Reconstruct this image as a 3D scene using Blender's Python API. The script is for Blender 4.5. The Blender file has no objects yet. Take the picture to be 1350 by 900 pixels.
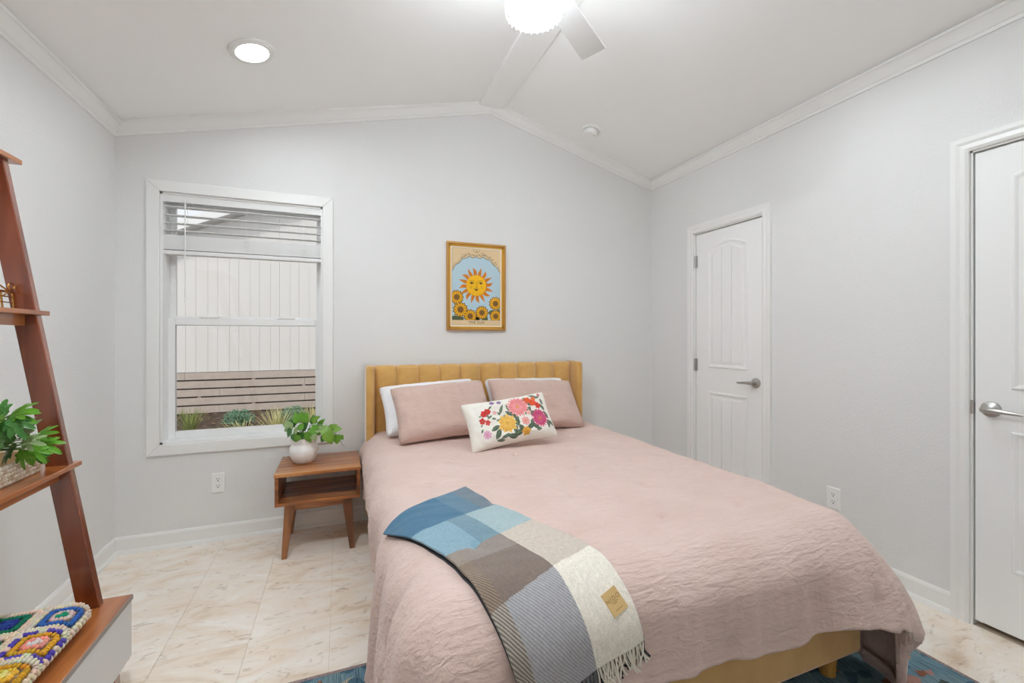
import bpy, bmesh, math, random
import numpy as np
from mathutils import Vector, Matrix, noise
from mathutils.bvhtree import BVHTree

random.seed(7)
rng = np.random.default_rng(7)
SC = bpy.context.scene
COL = SC.collection
R = math.radians
PI = math.pi

# ------------------------------------------------------------------ camera, world, exposure
TH = R(21.34); FPX = 578.2; CAMH = 1.23; CY = 443.8
cT, sT = math.cos(TH), math.sin(TH)
cam_d = bpy.data.cameras.new('camera'); cam = bpy.data.objects.new('camera', cam_d); COL.objects.link(cam)
cam.location = (0, 0, CAMH); cam.rotation_euler = (R(90), 0, -TH)
cam_d.sensor_width = 36; cam_d.lens = 36 * FPX / 1350; cam_d.shift_y = -(450 - CY) / 1350
cam_d.clip_start = 0.02
SC.camera = cam
SC.view_settings.view_transform = 'Standard'; SC.view_settings.look = 'None'
SC.cycles.diffuse_bounces = 8; SC.cycles.max_bounces = 14
SC.view_settings.exposure = 0.5; SC.view_settings.gamma = 1.0
SC.view_settings.use_curve_mapping = False

world = bpy.data.worlds.new('world'); SC.world = world; world.use_nodes = True
bg = world.node_tree.nodes['Background']
bg.inputs[0].default_value = (0.90, 0.945, 1.0, 1); bg.inputs[1].default_value = .77
sun_d = bpy.data.lights.new('sun', 'SUN'); sun_d.energy = 1.0; sun_d.angle = R(6); sun_d.color = (1, .96, .9)
sun = bpy.data.objects.new('sun', sun_d); COL.objects.link(sun)
sun.rotation_euler = (R(48), 0, R(-25))

CAN_E = 64.0     # recessed lamp lens radiance
FAN_E = 5.0      # fan lamp lens radiance
ADDED_UP = 112.0    # glowing ring added on the fan motor to brighten the ceiling
FAN_S = 18.0     # fan lamp drum side radiance


def ray(px, py):
    t = (px - 675) / FPX; u = (CY - py) / FPX
    return Vector((t * cT + sT, cT - t * sT, u))
def onY(px, py, Y):
    r = ray(px, py); return Vector((0, 0, CAMH)) + r * (Y / r.y)
def onX(px, py, X):
    r = ray(px, py); return Vector((0, 0, CAMH)) + r * (X / r.x)
def onZ(px, py, Z):
    r = ray(px, py); return Vector((0, 0, CAMH)) + r * ((Z - CAMH) / r.z)

# ------------------------------------------------------------------ helpers
def lin(c):
    return tuple((v / 255 / 12.92) if v / 255 <= .04045 else ((v / 255 + .055) / 1.055) ** 2.4 for v in c)
def L4(c): return lin(c) + (1,)

WO = {}
class MB:
    def __init__(s): s.v = []; s.f = []; s.m = []; s.c = []
    def add(s, vs, fs, mi=0, col=None):
        b = len(s.v); s.v += [tuple(v) for v in vs]
        s.f += [tuple(i + b for i in f) for f in fs]; s.m += [mi] * len(fs)
        s.c += [col if col else (1, 1, 1)] * len(vs)
        return s
    def box(s, x0, x1, y0, y1, z0, z1, mi=0):
        v = [(x, y, z) for x in (x0, x1) for y in (y0, y1) for z in (z0, z1)]
        return s.add(v, [(0, 1, 3, 2), (4, 6, 7, 5), (0, 4, 5, 1), (2, 3, 7, 6), (0, 2, 6, 4), (1, 5, 7, 3)], mi)
    def prism(s, poly, vec, mi=0, col=None):
        n = len(poly); vec = Vector(vec); a = [Vector(p) for p in poly]; b = [p + vec for p in a]
        nrm = Vector((0, 0, 0))
        for i in range(n): nrm += a[i].cross(a[(i + 1) % n])
        if nrm.dot(vec) > 0: a.reverse(); b.reverse()
        return s.add(a + b, [tuple(range(n)), tuple(range(2 * n - 1, n - 1, -1))] + [(i, n + i, n + (i + 1) % n, (i + 1) % n) for i in range(n)], mi, col)
    def tube(s, pts, r, seg=8, mi=0, caps=True, col=None):
        pts = [Vector(p) for p in pts]; n = len(pts); rs = r if isinstance(r, (list, tuple)) else [r] * n
        vs = []; up = None
        for i, p in enumerate(pts):
            t = (pts[min(i + 1, n - 1)] - pts[max(i - 1, 0)]).normalized()
            if up is None:
                up = Vector((0, 0, 1)) if abs(t.z) < .9 else Vector((1, 0, 0))
            a = t.cross(up)
            if a.length < 1e-5: a = t.orthogonal()
            a.normalize(); b = a.cross(t).normalized(); up = b
            for k in range(seg):
                g = 2 * PI * k / seg; vs.append(p + (a * math.cos(g) + b * math.sin(g)) * rs[i])
        fs = [(i * seg + k, (i + 1) * seg + k, (i + 1) * seg + (k + 1) % seg, i * seg + (k + 1) % seg) for i in range(n - 1) for k in range(seg)]
        if caps: fs += [tuple(range(seg)), tuple(range((n - 1) * seg + seg - 1, (n - 1) * seg - 1, -1))]
        return s.add(vs, fs, mi, col)
    def lathe(s, prof, cx=0, cy=0, seg=32, mi=0, M=None):
        vs = []; fs = []; n = len(prof)
        for r_, z in prof:
            for k in range(seg):
                g = 2 * PI * k / seg; p = Vector((cx + r_ * math.cos(g), cy + r_ * math.sin(g), z))
                vs.append(M @ p if M else p)
        for i in range(n - 1):
            for k in range(seg):
                fs.append((i * seg + k, i * seg + (k + 1) % seg, (i + 1) * seg + (k + 1) % seg, (i + 1) * seg + k))
        return s.add(vs, fs, mi)
    def ell(s, c, rx, ry, rz, u=8, v=5, M=None, mi=0, col=None):
        vs = []; c = Vector(c)
        for i in range(1, v):
            ph = PI * i / v
            for k in range(u):
                g = 2 * PI * k / u; p = Vector((rx * math.sin(ph) * math.cos(g), ry * math.sin(ph) * math.sin(g), rz * math.cos(ph)))
                vs.append(c + (M @ p if M else p))
        for zz in (rz, -rz):
            p = Vector((0, 0, zz)); vs.append(c + (M @ p if M else p))
        T = len(vs) - 2
        fs = [((i * u + k), (i + 1) * u + k, (i + 1) * u + (k + 1) % u, i * u + (k + 1) % u) for i in range(v - 2) for k in range(u)]
        fs += [(T, k, (k + 1) % u) for k in range(u)] + [(T + 1, (v - 2) * u + (k + 1) % u, (v - 2) * u + k) for k in range(u)]
        return s.add(vs, fs, mi, col)
    def grid(s, P, mi=0, col=None, wrap=False):
        n = len(P); m = len(P[0]); vs = [p for row in P for p in row]
        fs = []
        for i in range(n - 1):
            for j in range(m if wrap else m - 1):
                k = (j + 1) % m
                fs.append((i * m + j, i * m + k, (i + 1) * m + k, (i + 1) * m + j))
        b = len(s.v); s.add(vs, fs, mi)
        if col is not None:
            s.c[b:] = [c for row in col for c in row]
        return s
    def build(s, name, mats, parent=None, smooth=False, bevel=0, sharp=40, vcol=False, origin=None, flip=False, recalc=False):
        if not isinstance(mats, (list, tuple)): mats = [mats]
        V = np.array(s.v, float)
        if origin is None: o = Vector(((V[:, 0].min() + V[:, 0].max()) / 2, (V[:, 1].min() + V[:, 1].max()) / 2, V[:, 2].min()))
        else: o = Vector(origin)
        V = V - np.array(o)
        me = bpy.data.meshes.new(name); me.from_pydata(V.tolist(), [], s.f)
        if recalc:
            bm = bmesh.new(); bm.from_mesh(me); bmesh.ops.recalc_face_normals(bm, faces=bm.faces); bm.to_mesh(me); bm.free()
        for m in mats: me.materials.append(m)
        if any(s.m): me.polygons.foreach_set('material_index', s.m)
        if vcol:
            at = me.color_attributes.new('Col', 'FLOAT_COLOR', 'POINT')
            C = np.ones((len(s.v), 4)); C[:, :3] = np.array(s.c, float); at.data.foreach_set('color', C.ravel())
        if smooth:
            me.polygons.foreach_set('use_smooth', [True] * len(me.polygons))
            if sharp < 180: me.set_sharp_from_angle(angle=R(sharp))
        me.update()
        ob = bpy.data.objects.new(name, me)
        return place(ob, o, parent, bevel)

def place(ob, o, parent=None, bevel=0):
    COL.objects.link(ob); WO[ob] = Vector(o)
    if parent: ob.parent = parent; ob.location = Vector(o) - WO[parent]
    else: ob.location = o
    if bevel:
        b = ob.modifiers.new('bevel', 'BEVEL'); b.width = bevel; b.segments = 2; b.limit_method = 'ANGLE'; b.angle_limit = R(40)
    return ob

def tag(o, label, cat=None, group=None, kind=None):
    if label: o['label'] = label
    if cat: o['category'] = cat
    if group: o['group'] = group
    if kind: o['kind'] = kind
    return o
def thing(name, label, cat, loc, group=None, kind=None):
    o = bpy.data.objects.new(name, None); o.empty_display_size = .1
    place(o, loc); return tag(o, label, cat, group, kind)
def struct(o, label=None): o['kind'] = 'structure'; return tag(o, label)
def copy_at(src, o, parent=None, rot=None, scale=None):
    c = src.copy(); COL.objects.link(c); WO[c] = Vector(o)
    c.parent = parent; c.location = Vector(o) - (WO[parent] if parent else Vector((0, 0, 0)))
    if rot is not None: c.rotation_euler = rot
    if scale is not None: c.scale = scale
    return c

# ------------------------------------------------------------------ materials
def mat(name, rgb, rough=.5, metal=0, bump=None, var=None, coat=0, sheen=0, spec=None, vcol=False, emis=0, stretch=None, extra=None):
    """rgb sRGB 0-255; bump=(scale,strength,dist); var=(scale, rgb2, detail)"""
    m = bpy.data.materials.new(name); m.use_nodes = True; nt = m.node_tree; N = nt.nodes; K = nt.links
    b = N['Principled BSDF']; b.inputs['Base Color'].default_value = L4(rgb)
    b.inputs['Roughness'].default_value = rough; b.inputs['Metallic'].default_value = metal
    if coat: b.inputs['Coat Weight'].default_value = coat; b.inputs['Coat Roughness'].default_value = .15
    if sheen: b.inputs['Sheen Weight'].default_value = sheen; b.inputs['Sheen Roughness'].default_value = .5
    if spec is not None: b.inputs['Specular IOR Level'].default_value = spec
    if emis: b.inputs['Emission Color'].default_value = L4(rgb); b.inputs['Emission Strength'].default_value = emis
    co = N.new('ShaderNodeTexCoord'); mp = N.new('ShaderNodeMapping'); K.new(co.outputs['Object'], mp.inputs[0])
    if stretch: mp.inputs['Scale'].default_value = stretch
    src = None
    if vcol:
        a = N.new('ShaderNodeAttribute'); a.attribute_name = 'Col'; src = a.outputs['Color']
    if var:
        n = N.new('ShaderNodeTexNoise'); n.inputs['Scale'].default_value = var[0]; n.inputs['Detail'].default_value = var[2] if len(var) > 2 else 4
        K.new(mp.outputs[0], n.inputs[0])
        r = N.new('ShaderNodeValToRGB'); r.color_ramp.elements[0].position = .35; r.color_ramp.elements[1].position = .65
        K.new(n.outputs[0], r.inputs[0])
        x = N.new('ShaderNodeMix'); x.data_type = 'RGBA'
        if src:
            x.blend_type = 'MULTIPLY'; x.inputs[0].default_value = 1
            r.color_ramp.elements[0].color = L4(var[1]); r.color_ramp.elements[1].color = (1, 1, 1, 1)
            K.new(src, x.inputs[6]); K.new(r.outputs[0], x.inputs[7])
        else:
            K.new(r.outputs[0], x.inputs[0]); x.inputs[6].default_value = L4(rgb); x.inputs[7].default_value = L4(var[1])
        src = x.outputs[2]
    if src: K.new(src, b.inputs['Base Color'])
    if bump:
        n = N.new('ShaderNodeTexNoise'); n.inputs['Scale'].default_value = bump[0]; n.inputs['Detail'].default_value = 4
        K.new(mp.outputs[0], n.inputs[0])
        u = N.new('ShaderNodeBump'); u.inputs['Strength'].default_value = bump[1]; u.inputs['Distance'].default_value = bump[2]
        K.new(n.outputs[0], u.inputs['Height']); K.new(u.outputs[0], b.inputs['Normal'])
    return m

def wood(name, dark, mid, light, axis, rough=.38, scale=9, coat=.25):
    m = bpy.data.materials.new(name); m.use_nodes = True; nt = m.node_tree; N = nt.nodes; K = nt.links; b = N['Principled BSDF']
    b.inputs['Roughness'].default_value = rough; b.inputs['Coat Weight'].default_value = coat; b.inputs['Coat Roughness'].default_value = .2; b.inputs['Coat IOR'].default_value = 1.7 if coat >= .7 else 1.5
    co = N.new('ShaderNodeTexCoord'); mp = N.new('ShaderNodeMapping'); K.new(co.outputs['Object'], mp.inputs[0])
    sc = [scale * 2.2] * 3; sc[axis] = scale * .16; mp.inputs['Scale'].default_value = sc
    oi = N.new('ShaderNodeObjectInfo'); ad = N.new('ShaderNodeVectorMath'); ad.operation = 'ADD'
    ml = N.new('ShaderNodeMath'); ml.operation = 'MULTIPLY'; ml.inputs[1].default_value = 37
    K.new(oi.outputs['Random'], ml.inputs[0]); K.new(mp.outputs[0], ad.inputs[0]); K.new(ml.outputs[0], ad.inputs[1])
    n = N.new('ShaderNodeTexNoise'); n.inputs['Scale'].default_value = 1; n.inputs['Detail'].default_value = 6; n.inputs['Distortion'].default_value = .9
    K.new(ad.outputs[0], n.inputs[0])
    r = N.new('ShaderNodeValToRGB'); e = r.color_ramp.elements; e[0].position = .3; e[0].color = L4(dark); e[1].position = .72; e[1].color = L4(light)
    q = e.new(.5); q.color = L4(mid)
    K.new(n.outputs[0], r.inputs[0]); K.new(r.outputs[0], b.inputs['Base Color'])
    return m

def tile_mat():
    m = bpy.data.materials.new('stone_vinyl'); m.use_nodes = True; nt = m.node_tree; N = nt.nodes; K = nt.links; b = N['Principled BSDF']
    b.inputs['Roughness'].default_value = .42; b.inputs['Specular IOR Level'].default_value = .4
    g = N.new('ShaderNodeNewGeometry'); mp = N.new('ShaderNodeMapping'); mp.inputs['Rotation'].default_value = (0, 0, R(35)); mp.inputs['Scale'].default_value = (1.0, 2.3, 1)
    oi = N.new('ShaderNodeObjectInfo'); ml = N.new('ShaderNodeMath'); ml.operation = 'MULTIPLY'; ml.inputs[1].default_value = .25
    ad = N.new('ShaderNodeVectorMath'); K.new(oi.outputs['Random'], ml.inputs[0]); K.new(g.outputs['Position'], mp.inputs[0]); K.new(mp.outputs[0], ad.inputs[0]); K.new(ml.outputs[0], ad.inputs[1])
    n1 = N.new('ShaderNodeTexNoise'); n1.inputs['Scale'].default_value = 2.6; n1.inputs['Detail'].default_value = 8; n1.inputs['Roughness'].default_value = .62; n1.inputs['Distortion'].default_value = 1.1
    n2 = N.new('ShaderNodeTexNoise'); n2.inputs['Scale'].default_value = 9; n2.inputs['Detail'].default_value = 9; n2.inputs['Roughness'].default_value = .7; n2.inputs['Distortion'].default_value = 1.5
    for n in (n1, n2): K.new(ad.outputs[0], n.inputs[0])
    r1 = N.new('ShaderNodeValToRGB'); e = r1.color_ramp.elements
    e[0].position = .26; e[0].color = L4((216, 190, 161)); e[1].position = .62; e[1].color = L4((247, 240, 231)); q = e.new(.44); q.color = L4((240, 226, 209))
    K.new(n1.outputs[0], r1.inputs[0])
    r2 = N.new('ShaderNodeValToRGB'); e = r2.color_ramp.elements
    e[0].position = .30; e[0].color = L4((190, 172, 152)); e[1].position = .44; e[1].color = (1, 1, 1, 1); K.new(n2.outputs[0], r2.inputs[0])
    x = N.new('ShaderNodeMix'); x.data_type = 'RGBA'; x.blend_type = 'MULTIPLY'; x.inputs[0].default_value = .8
    K.new(r1.outputs[0], x.inputs[6]); K.new(r2.outputs[0], x.inputs[7]); K.new(x.outputs[2], b.inputs['Base Color'])
    u = N.new('ShaderNodeBump'); u.inputs['Strength'].default_value = .15; u.inputs['Distance'].default_value = .002; K.new(n2.outputs[0], u.inputs['Height']); K.new(u.outputs[0], b.inputs['Normal'])
    return m

def glass_mat(name='window_glass'):
    m = bpy.data.materials.new(name); m.use_nodes = True; nt = m.node_tree; N = nt.nodes; K = nt.links
    N.remove(N['Principled BSDF']); o = N['Material Output']
    t = N.new('ShaderNodeBsdfTransparent'); t.inputs[0].default_value = (.98, .98, .98, 1)
    g = N.new('ShaderNodeBsdfGlossy'); g.inputs['Roughness'].default_value = .02
    f = N.new('ShaderNodeFresnel'); f.inputs[0].default_value = 1.45; x = N.new('ShaderNodeMixShader')
    K.new(f.outputs[0], x.inputs[0]); K.new(t.outputs[0], x.inputs[1]); K.new(g.outputs[0], x.inputs[2]); K.new(x.outputs[0], o.inputs[0])
    return m

def linen(name, rgb, rgb2, b1=.6, fine=260):
    """crinkled gauze: stretched wrinkle noise + fine weave"""
    m = mat(name, rgb, .85, sheen=.25, var=(5, rgb2, 5)); nt = m.node_tree; N = nt.nodes; K = nt.links; b = N['Principled BSDF']
    co = [n for n in N if n.type == 'TEX_COORD'][0]
    hs = []
    for sc, rz, sx, st in ((1, R(14), (11, 62, 48), 1.0), (1, R(-30), (26, 90, 60), .55), (1, 0, (fine, fine, fine), .12)):
        mp = N.new('ShaderNodeMapping'); mp.inputs['Rotation'].default_value = (0, 0, rz); mp.inputs['Scale'].default_value = sx
        n = N.new('ShaderNodeTexNoise'); n.inputs['Scale'].default_value = 1; n.inputs['Detail'].default_value = 5; n.inputs['Distortion'].default_value = .6
        K.new(co.outputs['Object'], mp.inputs[0]); K.new(mp.outputs[0], n.inputs[0])
        q = N.new('ShaderNodeMath'); q.operation = 'MULTIPLY'; q.inputs[1].default_value = st; K.new(n.outputs[0], q.inputs[0]); hs.append(q)
    a = N.new('ShaderNodeMath'); a.operation = 'ADD'; K.new(hs[0].outputs[0], a.inputs[0]); K.new(hs[1].outputs[0], a.inputs[1])
    a2 = N.new('ShaderNodeMath'); a2.operation = 'ADD'; K.new(a.outputs[0], a2.inputs[0]); K.new(hs[2].outputs[0], a2.inputs[1])
    u = N.new('ShaderNodeBump'); u.inputs['Strength'].default_value = b1; u.inputs['Distance'].default_value = .013
    K.new(a2.outputs[0], u.inputs['Height']); K.new(u.outputs[0], b.inputs['Normal'])
    return m

M = {}
M['wall'] = mat('wall_paint', (231, 231, 230), .75, bump=(150, .4, .004))
M['ceil'] = mat('ceiling_paint', (247, 247, 246), .85, bump=(120, .1, .002))
M['trim'] = mat('white_trim_paint', (240, 240, 238), .35)
M['door'] = mat('white_door_paint', (245, 245, 244), .4, bump=(60, .06, .001), stretch=(8, 8, .6))
M['vinyl'] = mat('white_vinyl', (244, 244, 243), .35)
M['blind'] = mat('blind_slat_white', (246, 246, 245), .45)
def _translucent(m, f):
    nt = m.node_tree; N = nt.nodes; K = nt.links; b = N['Principled BSDF']; o = N['Material Output']
    t = N.new('ShaderNodeBsdfTranslucent'); t.inputs[0].default_value = (.95, .95, .95, 1); x = N.new('ShaderNodeMixShader'); x.inputs[0].default_value = f
    K.new(b.outputs[0], x.inputs[1]); K.new(t.outputs[0], x.inputs[2]); K.new(x.outputs[0], o.inputs[0])
_translucent(M['blind'], .12)
M['glass'] = glass_mat()
M['tile'] = tile_mat()
M['grout'] = mat('grout', (206, 188, 166), .9)
M['metal'] = mat('satin_nickel', (190, 188, 184), .28, 1)
M['dark'] = mat('dark_slot', (40, 38, 36), .6)
M['plastic'] = mat('white_plastic', (243, 243, 241), .35)
M['lens'] = mat('lamp_lens', (238, 247, 253), .4, emis=CAN_E); M['added_lens2'] = mat('added_lens_bright', (238, 247, 253), .4, emis=CAN_E * 2.0); M['added_lens3'] = mat('added_lens_brightest', (238, 247, 253), .4, emis=CAN_E * 4.4)  # the two brighter lenses serve only the added ceiling lights
M['fanlens'] = mat('fan_lamp_glass', (238, 247, 253), .4, emis=FAN_E)
M['added_up'] = mat('added_uplight_glow', (238, 247, 253), .4, emis=ADDED_UP)
M['fanside'] = mat('fan_lamp_side_glass', (238, 247, 253), .4, emis=FAN_S)
M['crystal'] = mat('crystal', (214, 216, 218), .1, spec=.6)
M['fanwhite'] = mat('fan_white', (238, 238, 236), .35)
M['acacia'] = wood('acacia_wood', (84, 42, 18), (164, 96, 42), (216, 152, 84), 0, rough=.3, coat=.5)
M['acacia_y'] = wood('acacia_wood_side', (96, 50, 24), (148, 86, 42), (182, 116, 62), 1)
M['acacia_z'] = wood('acacia_wood_leg', (92, 52, 28), (136, 84, 46), (168, 110, 66), 2)
M['walnut_y'] = wood('shelf_wood', (138, 70, 28), (172, 100, 46), (196, 124, 64), 1, rough=.28, coat=.7)
M['walnut_z'] = wood('post_wood', (104, 44, 18), (124, 56, 25), (142, 68, 32), 2, rough=.25, coat=1.0)
M['greywhite'] = mat('drawer_white', (222, 223, 222), .45, bump=(30, .05, .001))
M['velvet'] = mat('mustard_velvet', (212, 166, 92), .7, sheen=.8, var=(14, (202, 152, 78), 3), bump=(300, .08, .001))
M['comforter'] = linen('pink_linen', (227, 200, 190), (221, 193, 182), .65)
M['pillowpink'] = linen('pink_pillow_linen', (213, 184, 172), (206, 176, 164), .5)
M['white_linen'] = linen('white_linen', (246, 246, 248), (240, 240, 243), .4)
M['floral'] = mat('floral_print', (255, 255, 255), .85, vcol=True, bump=(350, .12, .001))
M['throw'] = mat('checked_wool', (255, 255, 255), .95, vcol=True, var=(420, (228, 228, 228), 2), bump=(500, .3, .002), sheen=.3)
M['charcoal'] = mat('charcoal_wool', (58, 60, 64), .95, bump=(400, .3, .002))
M['creamyarn'] = mat('cream_yarn', (244, 236, 222), .95)
M['greyyarn'] = mat('grey_yarn', (122, 122, 126), .95)
M['leather'] = mat('tan_leather', (214, 180, 122), .6)
M['stamp'] = mat('stamped_ink', (150, 118, 72), .7)
M['yarn'] = mat('crochet_yarn', (255, 255, 255), .95, vcol=True, bump=(220, .4, .003))
M['basket'] = mat('woven_basket', (214, 192, 166), .85, vcol=True, bump=(150, .3, .003))
M['pot'] = mat('white_ceramic', (250, 249, 247), .3, bump=(28, .25, .006))
M['soil'] = mat('soil', (52, 38, 28), .95, bump=(90, .6, .01))
M['kraft'] = mat('tan_pot', (178, 150, 108), .7)
M['brass'] = mat('brass_wire', (198, 150, 84), .25, 1)
M['leafA'] = mat('leaf_green', (84, 146, 42), .32, var=(26, (120, 176, 56), 3))
M['leafB'] = mat('leaf_dark_green', (48, 104, 46), .3, var=(30, (84, 140, 62), 3))
M['leafC'] = mat('leaf_variegated', (82, 128, 60), .42, var=(60, (190, 205, 150), 4))
M['leafD'] = mat('leaf_yellow_green', (146, 186, 60), .42, var=(40, (70, 120, 36), 4))
M['stem'] = mat('stem_green', (92, 120, 50), .5)
M['frame'] = mat('gold_frame', (190, 140, 72), .4, .35)
M['framein'] = mat('gold_frame_inner', (214, 160, 52), .4, .35)
for k_, c_ in dict(paper=(244, 232, 208), banner=(226, 200, 158), sky_print=(182, 208, 220), sunf=(240, 184, 20), ray_print=(208, 124, 30), ink=(70, 58, 44), petal=(238, 176, 24), heart=(128, 90, 44), leafp=(86, 102, 72), softink=(150, 122, 84)).items():
    M[k_] = mat('print_' + k_, c_, .8)
M['siding'] = mat('house_siding', (230, 227, 222), .7, bump=(60, .1, .002), stretch=(6, 6, .5))
M['fascia'] = mat('house_fascia', (240, 240, 238), .6)
M['roofing'] = mat('roof_shingle', (214, 212, 208), .9)
M['skirt'] = mat('taupe_board', (200, 186, 174), .75, var=(9, (192, 177, 165), 4))
M['black'] = mat('dark_backing', (52, 44, 38), .9)
M['mulch'] = mat('mulch', (112, 92, 76), .95, var=(55, (74, 58, 46), 6), bump=(70, 1.0, .03))
M['chip'] = mat('bark_chip', (132, 108, 90), .9, var=(9, (84, 66, 54), 3))
M['grass'] = mat('grass_green', (132, 150, 70), .7, var=(4, (168, 172, 96), 2))
M['straw'] = mat('grass_straw', (214, 206, 150), .7, var=(4, (170, 176, 104), 2))
M['sage'] = mat('sage_shrub', (120, 158, 130), .7, var=(12, (88, 130, 96), 2))

# ------------------------------------------------------------------ room shell
XL, XR, YB, YF = -1.188, 2.522, 3.12, -1.0
XRG, ZRG, ZCL, ZCR = 1.035, 2.975, 2.437, 2.575
T = .14
def zc(x): return ZCL + (ZRG - ZCL) * (x - XL) / (XRG - XL) if x < XRG else ZRG + (ZCR - ZRG) * (x - XRG) / (XR - XRG)
WX0, WX1, WZ0, WZ1 = -.978, -.109, .603, 2.075

def floor_build():
    fl = struct(MB().box(XL - T, XR + T, YF - T, YB + T, -.12, -.004).build('floor', M['grout']), 'beige stone-look vinyl tile floor')
    tw, tl, g = .3048, .6096, .0006
    protos = {}
    x = -.346 - tw * 3; col = 0
    n = 0
    while x < XR:
        xa, xb = max(x, XL), min(x + tw, XR); y = 2.64 - tl * 6 + (tl / 2 if col % 2 else 0)
        while y < YB:
            ya, yb = max(y, YF), min(y + tl, YB)
            if xb - xa > .01 and yb - ya > .01:
                key = (round(xb - xa, 3), round(yb - ya, 3))
                ctr = Vector(((xa + xb) / 2, (ya + yb) / 2, -.004))
                if key in protos: copy_at(protos[key], ctr, fl)
                else: protos[key] = MB().box(xa + g, xb - g, ya + g, yb - g, -.004, 0).build('tile', M['tile'], fl)
            y += tl
        x += tw; col += 1
floor_build()

# back wall with window opening, gable top
w = MB()
def pz(poly, y=YB, t=T): w.prism([(a, y, b) for a, b in poly], (0, t, 0))
pz([(XL - T, -.1), (WX0, -.1), (WX0, zc(WX0) + .02), (XL - T, zc(XL - T) + .02)])
pz([(WX0, -.1), (WX1, -.1), (WX1, WZ0), (WX0, WZ0)])
pz([(WX0, WZ1), (WX1, WZ1), (WX1, zc(WX1) + .02), (WX0, zc(WX0) + .02)])
pz([(WX1, -.1), (XR + T, -.1), (XR + T, zc(XR) + .0), (XRG, ZRG + .02), (WX1, zc(WX1) + .02)])
struct(w.build('wall_back', M['wall']), 'pale grey gable wall behind the bed')
struct(MB().box(XL - T, XL, YF, YB, -.1, ZCL + .06).build('wall_left', M['wall']), 'pale grey textured wall behind the ladder shelf')
w = MB(); pz([(XL - T, -.1), (XR + T, -.1), (XR + T, zc(XR)), (XRG, ZRG + .02), (XL - T, zc(XL - T) + .02)], YF, -T)
struct(w.build('wall_front', M['wall']), 'pale grey gable wall opposite the bed')
# right wall with two door openings
D1 = (2.024, 2.624, 2.022); D2 = (.285, 1.045, 2.032)
w = MB()
for y0, y1, z0, z1 in ((D1[1], YB, -.1, ZCR + .06), (D1[0], D1[1], D1[2], ZCR + .06), (D2[1], D1[0], -.1, ZCR + .06), (D2[0], D2[1], D2[2], ZCR + .06), (YF, D2[0], -.1, ZCR + .06)):
    w.box(XR, XR + T, y0, y1, z0, z1)
struct(w.build('wall_right', M['wall']), 'pale grey wall with two white doors')
ce = MB()
ce.prism([(XL - T, YF - T, zc(XL - T)), (XRG, YF - T, ZRG), (XRG, YF - T, ZRG + .1), (XL - T, YF - T, zc(XL - T) + .1)], (0, YB - YF + 2 * T, 0))
ce.prism([(XRG, YF - T, ZRG), (XR + T, YF - T, zc(XR + T)), (XR + T, YF - T, zc(XR + T) + .1), (XRG, YF - T, ZRG + .1)], (0, YB - YF + 2 * T, 0))
ceil = struct(ce.build('ceiling', M['ceil']), 'white vaulted ceiling with a flat ridge board')
MB().box(.947, 1.139, YF, YB - .02, 2.934, 2.956).build('ridge_board', M['ceil'], ceil, bevel=.002)

def sweep(mb, prof, p0, p1, out, up):
    out = Vector(out); up = Vector(up)
    a = [Vector(p0) + out * o + up * u for o, u in prof]; mb.prism(a, Vector(p1) - Vector(p0))
BASE = [(0, 0), (.017, 0), (.017, .018), (.011, .024), (.011, .083), (.006, .095), (0, .097)]
CROWN = [(0, -.004), (.008, -.004), (.008, .012), (.013, .016), (.030, .050), (.036, .060), (.044, .064), (.044, .075), (0, .09)]
SHOE = [(0, 0), (.022, 0), (.020, .012), (.011, .02), (0, .022)]
def base(name, segs, out):
    b = MB()
    for p0, p1 in segs:
        sweep(b, BASE, p0, p1, out, (0, 0, 1)); sweep(b, SHOE, p0, p1, out, (0, 0, 1))
    struct(b.build(name, M['trim']), 'white painted baseboard with shoe moulding')
base('baseboard_back', [((XL, YB, 0), (XR, YB, 0))], (0, -1, 0))
base('baseboard_left', [((XL, YF, 0), (XL, YB, 0))], (1, 0, 0))
base('baseboard_right', [((XR, YB, 0), (XR, D1[1] + .05, 0)), ((XR, D1[0] - .05, 0), (XR, D2[1] + .052, 0)), ((XR, D2[0] - .052, 0), (XR, YF, 0))], (-1, 0, 0))
base('baseboard_front', [((XL, YF, 0), (XR, YF, 0))], (0, 1, 0))
def crown(name, p0, p1, out, label):
    b = MB(); sweep(b, CROWN, p0, p1, out, (0, 0, 1)); struct(b.build(name, M['trim']), label)
dz = -.075
crown('trim_1', (XL, YF, ZCL + dz), (XL, YB, ZCL + dz), (1, 0, 0), 'white crown moulding on the left wall')
crown('trim_2', (XR, YF, ZCR + dz), (XR, YB, ZCR + dz), (-1, 0, 0), 'white crown moulding above the doors')
crown('trim_3', (XL, YB, ZCL + dz), (XRG, YB, ZRG + dz), (0, -1, 0), 'white crown moulding rising above the window')
crown('trim_4', (XRG, YB, ZRG + dz), (XR, YB, ZCR + dz), (0, -1, 0), 'white crown moulding falling from the ridge')

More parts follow.
